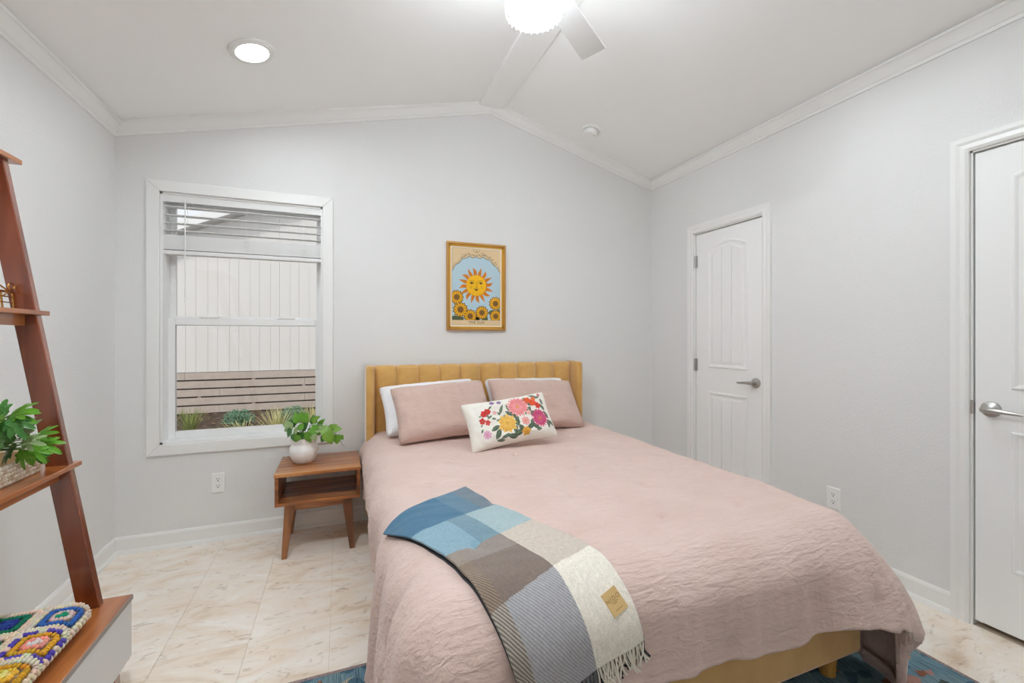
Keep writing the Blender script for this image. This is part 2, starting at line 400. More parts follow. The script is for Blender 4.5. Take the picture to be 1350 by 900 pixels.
# ------------------------------------------------------------------ window
def window():
    W = thing('window_1', 'white single-hung window with raised blind', None, ((WX0 + WX1) / 2, YB, WZ0), kind='structure')
    o = .063
    for a in ([(WX0 - o, WZ0 - o), (WX1 + o, WZ0 - o), (WX1, WZ0), (WX0, WZ0)], [(WX0 - o, WZ1 + o), (WX1 + o, WZ1 + o), (WX1, WZ1), (WX0, WZ1)],
              [(WX0 - o, WZ0 - o), (WX0, WZ0), (WX0, WZ1), (WX0 - o, WZ1 + o)], [(WX1 + o, WZ0 - o), (WX1, WZ0), (WX1, WZ1), (WX1 + o, WZ1 + o)]):
        c = MB(); c.prism([(x, YB + .001, z) for x, z in a], (0, -.017, 0)); c.build('casing', M['trim'], W, bevel=.004)
    j = MB(); t = .012
    j.box(WX0 - .001, WX0 + t, YB, YB + T, WZ0, WZ1); j.box(WX1 - t, WX1 + .001, YB, YB + T, WZ0, WZ1)
    j.box(WX0, WX1, YB, YB + T, WZ0 - .001, WZ0 + t); j.box(WX0, WX1, YB, YB + T, WZ1 - t, WZ1 + .001)
    j.build('jamb', M['vinyl'], W)
    def sash(name, z0, z1, y0, y1, st, rb, rt):
        x0, x1 = WX0 + t, WX1 - t
        s = MB()
        for a, b in ((x0, x0 + st), (x1 - st, x1)): s.box(a, b, y0, y1, z0, z1)
        s.box(x0 + st, x1 - st, y0, y1, z0, z0 + rb); s.box(x0 + st, x1 - st, y0, y1, z1 - rt, z1)
        s = s.build(name, M['vinyl'], W, bevel=.003)
        ym = (y0 + y1) / 2
        MB().box(x0 + st - .004, x1 - st + .004, ym - .002, ym + .002, z0 + rb - .004, z1 - rt + .004).build('pane', M['glass'], s)
        if name == 'lower_sash':
            g = MB()
            for xa in (x0 + .16, x1 - .26):
                g.box(xa, xa + .10, y0 - .006, y0 + .02, z1, z1 + .012)
            for xa in (x0 + .13, x1 - .29): pass
            g.build('sash_lock', M['vinyl'], s, bevel=.003)
            e = MB(); e.box(x0 + st - .002, x0 + st + .002, ym - .006, y0 + .006, z0 + rb, z1 - rt); e.box(x0 + st, x1 - st, ym - .006, y0 + .006, z1 - rt - .002, z1 - rt + .001)
            e.build('gasket', mat('grey_gasket', (150, 150, 150), .6), s)
    sash('lower_sash', WZ0 + t, 1.345, YB + .085, YB + .115, .036, .042, .044)
    sash('upper_sash', 1.325, WZ1 - t, YB + .118, YB + .146, .03, .03, .03)
    # blind: its own thing
    x0, x1 = WX0 + .004, WX1 - .004
    B = thing('window_blind', 'white horizontal window blind drawn up to the window top', 'blind', ((x0 + x1) / 2, YB + .04, 1.72))
    MB().box(x0, x1, YB + .004, YB + .012, 2.022, 2.073).build('valance', M['blind'], B, bevel=.002)
    MB().box(x0 + .01, x1 - .01, YB + .014, YB + .062, 2.030, 2.072).build('headrail', M['blind'], B)
    sl = MB(); ys = [-.025, -.012, 0, .012, .025]
    P = [[(x, YB + .04 + y, 2.0 + .003 * (1 - (y / .025) ** 2) + dzz) for y in ys] for dzz in (0, .0028) for x in (x0 + .006, x1 - .006)]
    sl.grid([P[0], P[1]]); sl.grid([P[3], P[2]])
    sl.box(x0 + .006, x1 - .006, YB + .0140, YB + .0155, 2.0, 2.0036); sl.box(x0 + .006, x1 - .006, YB + .0645, YB + .0655, 2.0, 2.003)
    s0 = None
    zs = [1.998, 1.948, 1.902, 1.858] + [1.827 - .0041 * k for k in range(21)]
    for i, z in enumerate(zs):
        if s0 is None: s0 = sl.build('slat', M['blind'], B, smooth=True); s0.location.z += z - 2.0
        else: copy_at(s0, ((x0 + x1) / 2, YB + .04, z), B)
        tilt = R(-6) if i < 4 else R(-2 + 1.5 * (i % 3))
        B.children[-1].rotation_euler = (tilt, 0, 0)
    MB().box(x0 + .006, x1 - .006, YB + .014, YB + .066, 1.717, 1.741).build('bottom_rail', M['blind'], B, bevel=.004)
    for fx in (.13, .5, .87):
        x = x0 + (x1 - x0) * fx; cd = MB()
        for yy in (YB + .0125, YB + .0675): cd.tube([(x, yy, 2.03), (x, yy, 1.74)], .0009, 5)
        z = 1.83
        for k in range(3):
            cd.tube([(x + .022 * math.cos(a), YB + .0115 - .002 * k, 1.80 - .02 * k + .014 * math.sin(a)) for a in np.linspace(0, 2 * PI, 12)], .0008, 4)
        cd.build('ladder_cord', M['blind'], B)
    MB().tube([(x0 + .118, YB + .0, 2.045), (x0 + .118, YB - .004, 2.02), (x0 + .118, YB - .004, 1.42)], .0032, 6).build('wand', M['plastic'], B, smooth=True)
window()

# ------------------------------------------------------------------ doors
def door(n, op, hinge_side, panels, lever_y, lever_dir, label):
    y0, y1, zt = op; X = XR
    D = thing(f'door_{n}', label, None, (X, (y0 + y1) / 2, 0), kind='structure')
    cw = .06
    prof = [(0, 0), (.012, 0), (.017, .012), (.014, .03), (.018, .042), (.018, cw), (0, cw)]
    for kind in ('l', 'r', 't'):
        c = MB()
        if kind == 't':
            n_ = len(prof); A = [(X - o, y0 - u + .006, zt + u - .006) for o, u in prof]; Bv = [(X - o, y1 + u - .006, zt + u - .006) for o, u in prof]
        else:
            s_ = -1 if kind == 'l' else 1; yy = y0 if kind == 'l' else y1
            A = [(X - o, yy + s_ * (u - .006), 0) for o, u in prof]; Bv = [(X - o, yy + s_ * (u - .006), zt + u - .006) for o, u in prof]
        k = len(prof)
        c.add(A + Bv, [tuple(range(k)), tuple(range(2 * k - 1, k - 1, -1))] + [(i, k + i, k + (i + 1) % k, (i + 1) % k) for i in range(k)])
        c.build('casing', M['trim'], D, recalc=True)
    j = MB(); j.box(X - .001, X + T, y0 - .001, y0 + .014, 0, zt); j.box(X - .001, X + T, y1 - .014, y1 + .001, 0, zt); j.box(X - .001, X + T, y0, y1, zt - .014, zt + .001)
    j.build('jamb', M['trim'], D)
    st = MB(); st.box(X + .046, X + .06, y0 + .014, y0 + .026, 0, zt - .014); st.box(X + .046, X + .06, y1 - .026, y1 - .014, 0, zt - .014); st.box(X + .046, X + .06, y0, y1, zt - .026, zt - .014)
    st.build('door_stop', M['trim'], D)
    MB().box(X + T - .01, X + T, y0 + .014, y1 - .014, 0, zt - .014).build('backing', M['dark'], D)
    sy0, sy1, sz0, sz1 = y0 + .018, y1 - .018, .022, zt - .02
    xf = X + .006
    S = MB().box(xf, xf + .036, sy0, sy1, sz0, sz1).build('door_slab', M['door'], D, bevel=.002)
    for (a, b, z0, z1, rise) in panels:
        def outline(ins):
            A, Bq, Z0, Z1 = a + ins, b - ins, z0 + ins, z1 - ins
            pts = [(A, Z0), (Bq, Z0)]
            if rise:
                for q in np.linspace(1, -1, 13):
                    pts.append(((A + Bq) / 2 + q * (Bq - A) / 2, Z1 - ins * .0 + rise * (1 - q * q)))
            else: pts += [(Bq, Z1), (A, Z1)]
            return pts
        lv = [(0, .0005), (.006, -.007), (.013, -.0065), (.022, -.0015), (.036, -.0012), (.044, -.004), (.047, .001)]
        mb = MB(); loops = [[(xf + h - .0005, y, z) for y, z in outline(i)] for i, h in lv]
        k = len(loops[0])
        for i in range(len(lv) - 1):
            mb.add(loops[i] + loops[i + 1], [(q, (q + 1) % k, k + (q + 1) % k, k + q) for q in range(k)])
        pm = mb.build('panel_moulding', M['door'], S)
        # planked field
        ol = outline(.044); A, Bq = ol[0][0], ol[1][0]; Z0 = ol[0][1]; np_ = 3; wd = (Bq - A) / np_
        for q in range(np_):
            ya, yb = A + wd * q + .0018, A + wd * (q + 1) - .0018
            def top(y): t = ((y - (A + Bq) / 2) / ((Bq - A) / 2)); return z1 - .044 + (rise * (1 - t * t) if rise else 0)
            poly = [(ya, Z0), (yb, Z0)] + [(y, top(y)) for y in np.linspace(yb, ya, 5)]
            MB().prism([(xf + .001, y, z) for y, z in poly], (-.0055, 0, 0)).build('panel_board', M['door'], S, bevel=.0015)
    # lever
    hd = MB(); lz = .928
    Rm = Matrix.Translation((xf, lever_y, lz)) @ Matrix.Rotation(R(-90), 4, 'Y')
    hd.lathe([(0.0, 0), (.033, 0), (.033, .003), (.030, .008), (.020, .011), (.012, .014), (.011, .045), (.0, .045)], seg=28, M=Rm)
    d = lever_dir
    hd.tube([(xf - .042, lever_y - d * .012, lz), (xf - .048, lever_y + d * .005, lz), (xf - .05, lever_y + d * .04, lz - .001), (xf - .047, lever_y + d * .08, lz - .004), (xf - .044, lever_y + d * .108, lz - .006)], [.012, .0125, .0095, .008, .0065], 10)
    hd.build('lever_handle', M['metal'], S, smooth=True, recalc=True)
    hs = y1 if hinge_side > 0 else y0
    if hinge_side:
        for hz in (1.80, 1.02, .25):
            h = MB(); h.tube([(X - .006, hs - .016, hz - .045), (X - .006, hs - .016, hz + .045)], .006, 10); h.box(X - .002, X + .004, hs - .034, hs + .002, hz - .044, hz + .044)
            h.build('hinge', M['metal'], D)
    else:
        h = MB(); h.box(X - .0025, X + .004, y1 - .016, y1 - .004, .90, .96); h.build('strike_plate', M['metal'], D)
door(1, D1, 1, [(2.148, 2.491, 1.005, 1.865, .05), (2.148, 2.491, .2, .83, 0)], 2.088, 1, 'white two-panel door with an arched upper panel beside the bed corner')
door(2, D2, 0, [(.42, .918, 1.015, 1.885, .05), (.42, .918, .275, .845, 0)], .977, -1, 'white two-panel door nearer the foot of the bed')

# ------------------------------------------------------------------ outlets, detector, recessed lamps, fan
def outlet(c, nrm, label):
    # local frame: u horizontal along wall, n into the room
    n = Vector(nrm); u = Vector((0, 0, 1)).cross(n)
    O = thing('wall_outlet', label, 'outlet', c)
    def bx(u0, u1, z0, z1, d0, d1, mb):
        p = [Vector(c) + u * a + Vector((0, 0, b)) + n * d0 for a, b in ((u0, z0), (u1, z0), (u1, z1), (u0, z1))]; return mb.prism(p, n * (d1 - d0))
    bx(-.036, .036, -.058, .058, -.001, .006, MB()).build('cover_plate', M['plastic'], O, bevel=.003)
    for zz in (.020, -.020):
        f = MB(); pts = [Vector(c) + u * (.0165 * max(-.86, min(.86, math.cos(a))) / .86) + Vector((0, 0, zz + .0145 * math.sin(a))) + n * .006 for a in np.linspace(0, 2 * PI, 24, endpoint=False)]
        f.prism(pts, n * .002); f = f.build('receptacle', M['plastic'], O)
        s = MB(); bx(-.0075, -.0050, zz + .001, zz + .0095, .0078, .0083, s); bx(.0050, .0075, zz + .001, zz + .0095, .0078, .0083, s); bx(-.003, .003, zz - .0095, zz - .004, .0078, .0083, s)
        s.build('slot', M['dark'], f)
outlet((-.690, YB, .348), (0, -1, 0), 'white duplex wall outlet under the window')
outlet((XR, 1.598, .345), (-1, 0, 0), 'white duplex wall outlet on the wall between the two doors')

def slope_M(x, y):
    a = math.atan2(ZRG - ZCL, XRG - XL) if x < XRG else math.atan2(ZCR - ZRG, XR - XRG)
    return Matrix.Translation((x, y, zc(x))) @ Matrix.Rotation(-a, 4, 'Y')
def can(x, y, label, lens='lens'):
    Mx = slope_M(x, y)
    O = thing('recessed_light', label, 'ceiling light', (x, y, zc(x)), 'recessed ceiling lights')
    MB().lathe([(.103, .001), (.103, -.006), (.098, -.010), (.080, -.012), (.073, -.012), (.071, .001)], seg=40, M=Mx).build('trim_ring', M['fanwhite'], O, smooth=True, recalc=True)
    MB().lathe([(0, -.003), (.050, -.0028), (.0715, -.002)], seg=40, M=Mx).build('lens', M[lens], O, recalc=True)
can(-.405, 2.46, 'round recessed ceiling light in front of the window')

can(-.405, 1.25, 'added unseen round ceiling light between the ladder shelf and the bed', 'added_lens3')  # added out of view to brighten the left of the room
can(1.75, 1.25, 'added unseen round ceiling light near the second door', 'added_lens2')  # added fill light above the view, no such fixture seen

def smoke():
    p = None
    for k in np.linspace(1, 6, 4000):
        q = Vector((0, 0, CAMH)) + ray(780, 171) * k
        if q.z >= zc(q.x): p = q; break
    Mx = slope_M(p.x, p.y)
    O = thing('smoke_detector', 'round white smoke detector on the sloped ceiling', 'smoke detector', (p.x, p.y, zc(p.x)))
    MB().lathe([(0, .002), (.07, .002), (.072, -.006), (.068, -.012), (.055, -.014)], seg=36, M=Mx).build('mounting_base', M['plastic'], O, smooth=True, recalc=True)
    MB().lathe([(.050, -.012), (.050, -.020), (.054, -.022), (.052, -.036), (.044, -.046), (0, -.048)], seg=36, M=Mx).build('sensor_cap', M['plastic'], O, smooth=True, recalc=True)
    d = Mx @ Vector((.02, -.02, -.048)); MB().ell(d, .004, .004, .002).build('button', M['dark'], O)
smoke()

def fan():
    x, y = .672, 1.49; zb = 2.418
    F = thing('ceiling_fan', 'white ceiling fan with drum lamp ringed by crystal rods', 'ceiling fan', (x, y, zb))
    Mx = slope_M(x, y)
    MB().lathe([(0, .002), (.07, .002), (.07, -.03), (.05, -.06), (.02, -.065), (0, -.065)], seg=32, M=Mx).build('canopy', M['fanwhite'], F, smooth=True, recalc=True)
    MB().tube([(x, y, zc(x) - .05), (x, y, 2.66)], .013, 12).build('downrod', M['fanwhite'], F, smooth=True)
    MB().lathe([(0, 2.68), (.045, 2.680), (.105, 2.655), (.115, 2.64), (.12, 2.575), (.10, 2.55), (0, 2.55)], x, y, 40).build('motor_housing', M['fanwhite'], F, smooth=True, recalc=True)
    MB().lathe([(.050, 2.6835), (.098, 2.664)], x, y, 48).build('added_uplight_ring', M['added_up'], F, smooth=True, recalc=False)  # added emitter, out of view, lifts the ceiling brightness
    MB().lathe([(.094, 2.552), (.096, 2.436)], x, y, 48).build('lamp_drum', M['fanside'], F, smooth=True, flip=True)
    MB().lathe([(.096, 2.438), (.092, 2.424), (.06, 2.414), (0, 2.410)], x, y, 48).build('lamp_lens', M['fanlens'], F, smooth=True)
    MB().lathe([(.090, 2.556), (.113, 2.556), (.115, 2.548), (.112, 2.540), (.094, 2.540)], x, y, 48).build('rod_ring', M['fanwhite'], F, smooth=True, recalc=True)
    MB().lathe([(.0955, 2.438), (.099, 2.438), (.099, 2.432), (.0955, 2.432), (.0955, 2.438)], x, y, 48).build('lens_ring', M['metal'], F, smooth=True, recalc=True)
    pr = None; n = 30
    for k in range(n):
        a = 2 * PI * k / n; px, py = x + .106 * math.cos(a), y + .106 * math.sin(a)
        if pr is None:
            pr = MB().tube([(px, py, 2.426), (px, py, 2.432), (px, py, 2.536), (px, py, 2.541)], [.001, .0032, .0032, .001], 6).build('crystal_rod', M['crystal'], F)
        else: copy_at(pr, (px, py, 2.426), F, (0, 0, a))
    for k in range(3):
        a = R(36.5 + 120 * k); ca, sa = math.cos(a), math.sin(a); ax = Vector((ca, sa, 0)); n_ = Vector((-sa, ca, 0)); zz = 2.600
        tl = math.tan(R(-8))
        b = MB()
        def q(r_, w_): return Vector((x, y, zz)) + ax * r_ + n_ * w_ + Vector((0, 0, w_ * tl))
        b.prism([q(.15, -.05), q(.59, -.062), q(.59, .062), q(.15, .05)], (0, 0, .007)); bl = b.build('blade', M['fanwhite'], F, bevel=.002)
        c = MB(); c.prism([q(.10, -.02), q(.20, -.03), q(.20, .03), q(.10, .02)], (0, 0, -.006)); c.build('blade_arm', M['fanwhite'], bl)
fan()

# ------------------------------------------------------------------ outdoors
def outdoors():
    gz = -.10
    gr = MB(); nx, ny = 60, 50
    P = [[(x, y, gz + .03 * noise.noise(Vector((x * 3, y * 3, 0)))) for x in np.linspace(-7, 5, nx)] for y in np.linspace(YB + T + .02, 9.3, ny)]
    gr.grid(P); tag(gr.build('ground', M['mulch'], smooth=True), 'brown mulch bed outside the window', kind='structure')
    ch = MB()
    for i in range(2600):
        x, y = random.uniform(-3.6, .8), random.uniform(4.6, 8.9); rz = random.uniform(0, PI); Mr = Matrix.Rotation(rz, 3, 'Z') @ Matrix.Rotation(random.uniform(-.5, .5), 3, 'X')
        a, b, c = random.uniform(.012, .04), random.uniform(.006, .012), .004
        v = [Vector((x, y, gz + .02)) + Mr @ Vector((sx * a, sy * b, sz * c)) for sx in (-1, 1) for sy in (-1, 1) for sz in (-1, 1)]
        ch.add(v, [(0, 1, 3, 2), (4, 6, 7, 5), (0, 4, 5, 1), (2, 3, 7, 6), (0, 2, 6, 4), (1, 5, 7, 3)])
    tag(ch.build('bark_mulch', M['chip']), 'loose bark chips scattered over the planting bed', 'mulch', kind='stuff')
    # neighbouring house
    HY = 9.0; pk = 1.1; zp = 4.62
    def rake(x): return zp - .46 * abs(x - pk)
    H = thing('neighbouring_house', 'white neighbouring house with grooved vertical siding and gable roof', 'house', (-.6, HY + 2, gz))
    x = -4.4; nb = 0
    while x < 5.6:
        xa, xb = x + .0012, x + .1588; nb += 1
        pts = [(xa, .55), (xb, .55), (xb, rake(xb))] + ([(pk, zp)] if xa < pk < xb else []) + [(xa, rake(xa))]
        pn = MB().prism([(a, HY, b) for a, b in pts], (0, .03, 0)).build('siding_panel', M['siding'], H, bevel=.003)
        if nb % 2: MB().box(x - .014, x + .014, HY - .008, HY + .01, .55, rake(x) - .05).build('batten', M['siding'], pn)
        x += .16
    MB().prism([(-4.4, HY + .03, 0), (5.6, HY + .03, 0), (5.6, HY + .03, rake(5.6) - .02), (pk, HY + .03, zp - .02), (-4.4, HY + .03, rake(-4.4) - .02)], (0, .1, 0)).build('wall', M['siding'], H)
    for sg in (-1, 1):
        e = pk + sg * 5.9
        MB().prism([(pk, HY - .35, zp), (e, HY - .35, rake(e)), (e, HY - .35, rake(e) + .16), (pk, HY - .35, zp + .16)], (0, .04, 0)).build('rake_board', M['fascia'], H)
        MB().prism([(pk, HY - .31, zp + .03), (e, HY - .31, rake(e) + .03), (e, HY - .31, rake(e) + .17), (pk, HY - .31, zp + .17)], (0, 4.3, 0)).build('roof_slope', M['roofing'], H)
    # slatted skirting in front of the house
    S = thing('slatted_skirting', 'taupe horizontal board skirting along the foot of the neighbouring house', 'fence', (-.6, HY - .06, gz - .05))
    MB().box(-4.4, 5.6, HY - .03, HY - .005, gz - .05, .62).build('backing', M['black'], S)
    pr = {}
    for r_ in range(5):
        z0 = -.075 + r_ * .143; xs = -4.4 - (r_ % 2) * 1.1 - (.5 if r_ == 4 else 0)
        while xs < 5.6:
            xa, xb = max(xs, -4.4), min(xs + 2.44, 5.6); key = round(xb - xa, 2)
            if xb - xa > .05:
                if key in pr: copy_at(pr[key], ((xa + xb) / 2, HY - .05, z0), S)
                else: pr[key] = MB().box(xa + .002, xb - .002, HY - .07, HY - .03, z0, z0 + .117).build('board', M['skirt'], S)
            xs += 2.44
    for i, xx in enumerate(np.arange(-3.9, 5.4, .81)):
        for r_ in range(4):
            if (i + r_) % 3 == 0: MB().box(xx, xx + .05, HY - .055, HY - .03, .04 + r_ * .143, .08 + r_ * .143).build('spacer', M['skirt'], S)
    # grasses
    def clump(x, y, h, n, spread, m, label, group):
        G = MB(); c = Vector((x, y, gz))
        for i in range(n):
            a = random.uniform(0, 2 * PI); hh = h * random.uniform(.6, 1.1); sp = spread * random.uniform(.2, 1.0); d = Vector((math.cos(a), math.sin(a), 0)); s_ = d.cross(Vector((0, 0, 1))) * .0035
            b0 = c + d * random.uniform(0, .04); p = [b0, b0 + d * sp * .25 + Vector((0, 0, hh * .55)), b0 + d * sp * .65 + Vector((0, 0, hh * .92)), b0 + d * sp * 1.15 + Vector((0, 0, hh * .85))]
            G.add([p[0] - s_, p[0] + s_, p[1] + s_, p[1] - s_, p[2] + s_ * .7, p[2] - s_ * .7, p[3]], [(0, 1, 2, 3), (3, 2, 4, 5), (5, 4, 6)])
        T_ = thing('ornamental_grass', label, 'grass', (x, y, gz - .02), group)
        tag(G.build('blades', m, T_), None, kind='stuff')
        MB().ell((x, y, gz), .05, .05, .04, 8, 5).build('root_crown', m, T_)
    def gp(px, py, d_z=gz): return onZ(px, py, d_z)
    for px, py, h, n, sp, m, lab in ((250, 580, .40, 110, .30, M['grass'], 'green arching grass clump near the left window jamb'),
                                     (322, 592, .34, 90, .40, M['straw'], 'low thin yellow grass clump below the sage shrub'),
                                     (365, 585, .46, 120, .42, M['straw'], 'pale straw-coloured feathery grass clump between the sage shrubs'),
                                     (412, 578, .44, 110, .36, M['straw'], 'pale straw-coloured feathery grass clump near the right window jamb')):
        q = gp(px, py); clump(q.x, q.y, h, n, sp, m, lab, 'grasses outside the window')
    def shrub(px, py, r_, label):
        q = gp(px, py); T_ = thing('sage_shrub', label, 'shrub', (q.x, q.y, gz - .02), 'shrubs outside the window')
        G = MB()
        for i in range(900):
            v = Vector((random.gauss(0, 1), random.gauss(0, 1), random.gauss(0, 1))).normalized() * r_ * random.uniform(.55, 1.05); v.z = abs(v.z) * .95 + .06
            p = Vector((q.x, q.y, gz)) + v; t = Vector((random.gauss(0, 1), random.gauss(0, 1), random.gauss(.6, .6))).normalized(); s_ = t.orthogonal().normalized() * .007
            G.add([p - s_, p + t * .025, p + s_, p - t * .018], [(0, 1, 2, 3)])
        tag(G.build('foliage', M['sage'], T_), None, kind='stuff')
        st = MB()
        for k in range(7):
            a = 2 * PI * k / 7; st.tube([(q.x, q.y, gz - .02), (q.x + r_ * .5 * math.cos(a), q.y + r_ * .5 * math.sin(a), gz + r_ * .8)], [.012, .005], 5)
        st.build('stems', M['stem'], T_)
    shrub(315, 562, .21, 'grey-green sage shrub with rounded crown by the skirting')
    shrub(386, 558, .22, 'grey-green sage shrub rising behind the straw grass')
outdoors()

# ------------------------------------------------------------------ rug
def rug_mat():
    m = bpy.data.materials.new('distressed_rug'); m.use_nodes = True; nt = m.node_tree; N = nt.nodes; K = nt.links; b = N['Principled BSDF']
    b.inputs['Roughness'].default_value = .95
    co = N.new('ShaderNodeNewGeometry')
    mp = N.new('ShaderNodeMapping'); mp.inputs['Scale'].default_value = (26, 30, 1)
    nd_ = N.new('ShaderNodeTexNoise'); nd_.inputs['Scale'].default_value = 40; K.new(co.outputs['Position'], nd_.inputs[0]); av = N.new('ShaderNodeVectorMath'); av.operation = 'MULTIPLY_ADD'; av.inputs[1].default_value = (.03, .03, 0); K.new(nd_.outputs['Color'], av.inputs[0]); K.new(co.outputs['Position'], av.inputs[2]); K.new(av.outputs[0], mp.inputs[0])
    v = N.new('ShaderNodeTexVoronoi'); v.inputs['Scale'].default_value = .75; K.new(mp.outputs[0], v.inputs[0])
    r = N.new('ShaderNodeValToRGB'); r.color_ramp.interpolation = 'CONSTANT'; e = r.color_ramp.elements
    e[0].color = L4((112, 146, 162)); e[1].position = .30; e[1].color = L4((76, 112, 134))
    for p, c in ((.45, (186, 138, 128)), (.55, (120, 150, 160)), (.72, (150, 96, 70)), (.80, (176, 168, 150)), (.88, (70, 84, 84))):
        q = e.new(p); q.color = L4(c)
    K.new(v.outputs['Color'], r.inputs[0])
    mp2 = N.new('ShaderNodeMapping'); mp2.inputs['Scale'].default_value = (240, 14, 1); K.new(co.outputs['Position'], mp2.inputs[0])
    n = N.new('ShaderNodeTexNoise'); n.inputs['Scale'].default_value = 1; n.inputs['Detail'].default_value = 4; K.new(mp2.outputs[0], n.inputs[0])
    r2 = N.new('ShaderNodeValToRGB'); e = r2.color_ramp.elements; e[0].position = .35; e[0].color = (.45, .47, .48, 1); e[1].position = .65; e[1].color = (1.15, 1.15, 1.12, 1); K.new(n.outputs[0], r2.inputs[0])
    x = N.new('ShaderNodeMix'); x.data_type = 'RGBA'; x.blend_type = 'MULTIPLY'; x.inputs[0].default_value = 1
    K.new(r.outputs[0], x.inputs[6]); K.new(r2.outputs[0], x.inputs[7]); K.new(x.outputs[2], b.inputs['Base Color'])
    u = N.new('ShaderNodeBump'); u.inputs['Strength'].default_value = .5; u.inputs['Distance'].default_value = .004; K.new(n.outputs[0], u.inputs['Height']); K.new(u.outputs[0], b.inputs['Normal'])
    return m
RX0, RX1, RY0, RY1, RZ = -.34, 2.105, .13, 1.732, .007
rug = thing('area_rug', 'blue and rust distressed woven rug under the foot of the bed', 'rug', ((RX0 + RX1) / 2, (RY0 + RY1) / 2, 0))
MB().box(RX0 + .012, RX1 - .012, RY0 + .012, RY1 - .012, .0, RZ).build('pile', rug_mat(), rug)
bd = MB(); bd.box(RX0, RX1, RY0, RY0 + .013, 0, RZ + .001); bd.box(RX0, RX1, RY1 - .013, RY1, 0, RZ + .001); bd.box(RX0, RX0 + .013, RY0, RY1, 0, RZ + .001); bd.box(RX1 - .013, RX1, RY0, RY1, 0, RZ + .001)
bd.build('binding', mat('rug_binding', (176, 150, 142), .95, var=(160, (120, 110, 112), 3), bump=(200, .5, .003)), rug)

# ------------------------------------------------------------------ bed
BX0, BX1 = .195, 1.715; FY = 1.005
def bed():
    B = thing('upholstered_bed', 'mustard velvet bed with channel-tufted wing headboard', 'bed', ((BX0 + BX1) / 2, 2.05, 0))
    hx0, hx1, ht = .150, 1.728, 1.042
    MB().box(hx0 + .03, hx1 - .03, 3.055, 3.098, .10, ht - .006).build('headboard_back', M['velvet'], B, bevel=.01)
    # channels
    cx0, cx1 = hx0 + .055, hx1 - .055; n = 10; wd = (cx1 - cx0) / n; c0 = None
    for k in range(n):
        if c0 is None:
            mb = MB(); P = []
            zs = [.30, .31, .40, .6, .8, .97, 1.015, 1.033, 1.040, 1.040]
            yb = [3.03, 3.022, 3.02, 3.02, 3.02, 3.02, 3.022, 3.03, 3.045, 3.075]
            for z, y in zip(zs, yb):
                row = []
                for a in np.linspace(-1, 1, 13):
                    bul = .022 * math.sqrt(max(0, 1 - abs(a) ** 2.6))
                    row.append((cx0 + wd / 2 + a * (wd / 2 - .0004), y - bul + .012, z - (.006 * (abs(a) ** 4) if z > 1.0 else 0)))
                P.append(row)
            mb.grid(P); c0 = mb.build('channel', M['velvet'], B, smooth=True, sharp=180)
        else: copy_at(c0, WO[c0] + Vector((wd * k, 0, 0)), B)
    for sx, xo in ((1, hx0), (-1, hx1)):
        # wing: curved front edge, outer flat
        mb = MB(); P = []
        zs = [.10, .104, .3, .5, .7, .85, .95, 1.0, 1.025, 1.038, 1.042]
        yf = [2.93, 2.925, 2.925, 2.925, 2.925, 2.925, 2.925, 2.925, 2.928, 2.935, 2.95]
        for z, y in zip(zs, yf):
            w_ = .052; sh = 0 if z < 1.03 else .004
            prof = [(0 + sh, 3.098), (0 + sh, 3.0), (0 + sh, y + .014), (.006 + sh, y + .004), (.018, y), (.034, y + .001), (w_ - .006 - sh, y + .008), (w_ - sh, y + .022), (w_ + .004 - sh, 3.0), (w_ + .004 - sh, 3.098)]
            P.append([(xo + sx * a, b, z) for a, b in prof])
        mb.grid(P); k = len(P[0]); b = (len(P) - 1) * k
        mb.f.append(tuple(range(b, b + k))); mb.m.append(0)
        mb.f.append(tuple(range(k))); mb.m.append(0)
        mb.build('wing', M['velvet'], B, smooth=True, sharp=60, recalc=True)
    z0, z1 = .118, .345
    MB().box(BX0, BX0 + .05, FY, 3.03, z0, z1).build('side_rail', M['velvet'], B, bevel=.008)
    MB().box(BX1 - .05, BX1, FY, 3.03, z0, z1).build('side_rail', M['velvet'], B, bevel=.008)
    MB().box(BX0, BX1, FY - .012, FY + .045, z0, z1).build('foot_rail', M['velvet'], B, bevel=.012)
    MB().box(BX0 + .05, BX1 - .05, FY + .045, 3.03, .26, .30).build('slat_base', M['acacia'], B)
    lg = None
    for x, y, z in ((BX1 - .065, FY + .065, RZ), (BX0 + .065, FY + .065, RZ), (BX0 + .065, 2.95, 0), (BX1 - .065, 2.95, 0)):
        MB().lathe([(0, z), (.026, z), (.033, .13), (0, .13)], x, y, 24).build('leg', mat('mustard_leg', (190, 140, 66), .45) if lg is None else lg, B, smooth=True, recalc=True)
        if lg is None: lg = bpy.data.materials['mustard_leg']
bed()
m_ = MB(); m_.box(BX0 + .055, BX1 - .055, FY + .05, 2.995, .30, .548)
tag(m_.build('mattress', M['white_linen'], bevel=.05), 'thick mattress on the mustard bed, hidden under the pink comforter', 'mattress')

# comforter ---------------------------------------------------------
CX0, CX1, CY0, CY1, CZ, CR = .132, 1.785, .932, 3.012, .607, .13
IX0, IX1, IY0 = CX0 + CR, CX1 - CR, CY0 + CR
TUFT = []
for i in range(-1, 8):
    for j in range(-2, 9):
        TUFT.append((.364 + .34 * i + (.17 if j % 2 else 0), 1.851 - .313 * j))
def sm(a, b, x):
    t = max(0, min(1, (x - a) / (b - a))); return t * t * (3 - 2 * t)
def top_z(x, y):
    z = CZ + .010 * noise.noise(Vector((x * 3.1, y * 2.7, .3))) + .004 * noise.noise(Vector((x * 6 + y * 3, y * 9, 2.3))) + .0026 * noise.noise(Vector((x * 9, y * 26, 4)))
    for tx, ty in TUFT:
        d2 = (x - tx) ** 2 + (y - ty) ** 2
        if d2 < .02: z -= .015 * math.exp(-d2 / .0003) + .006 * math.exp(-d2 / .004)
    return z
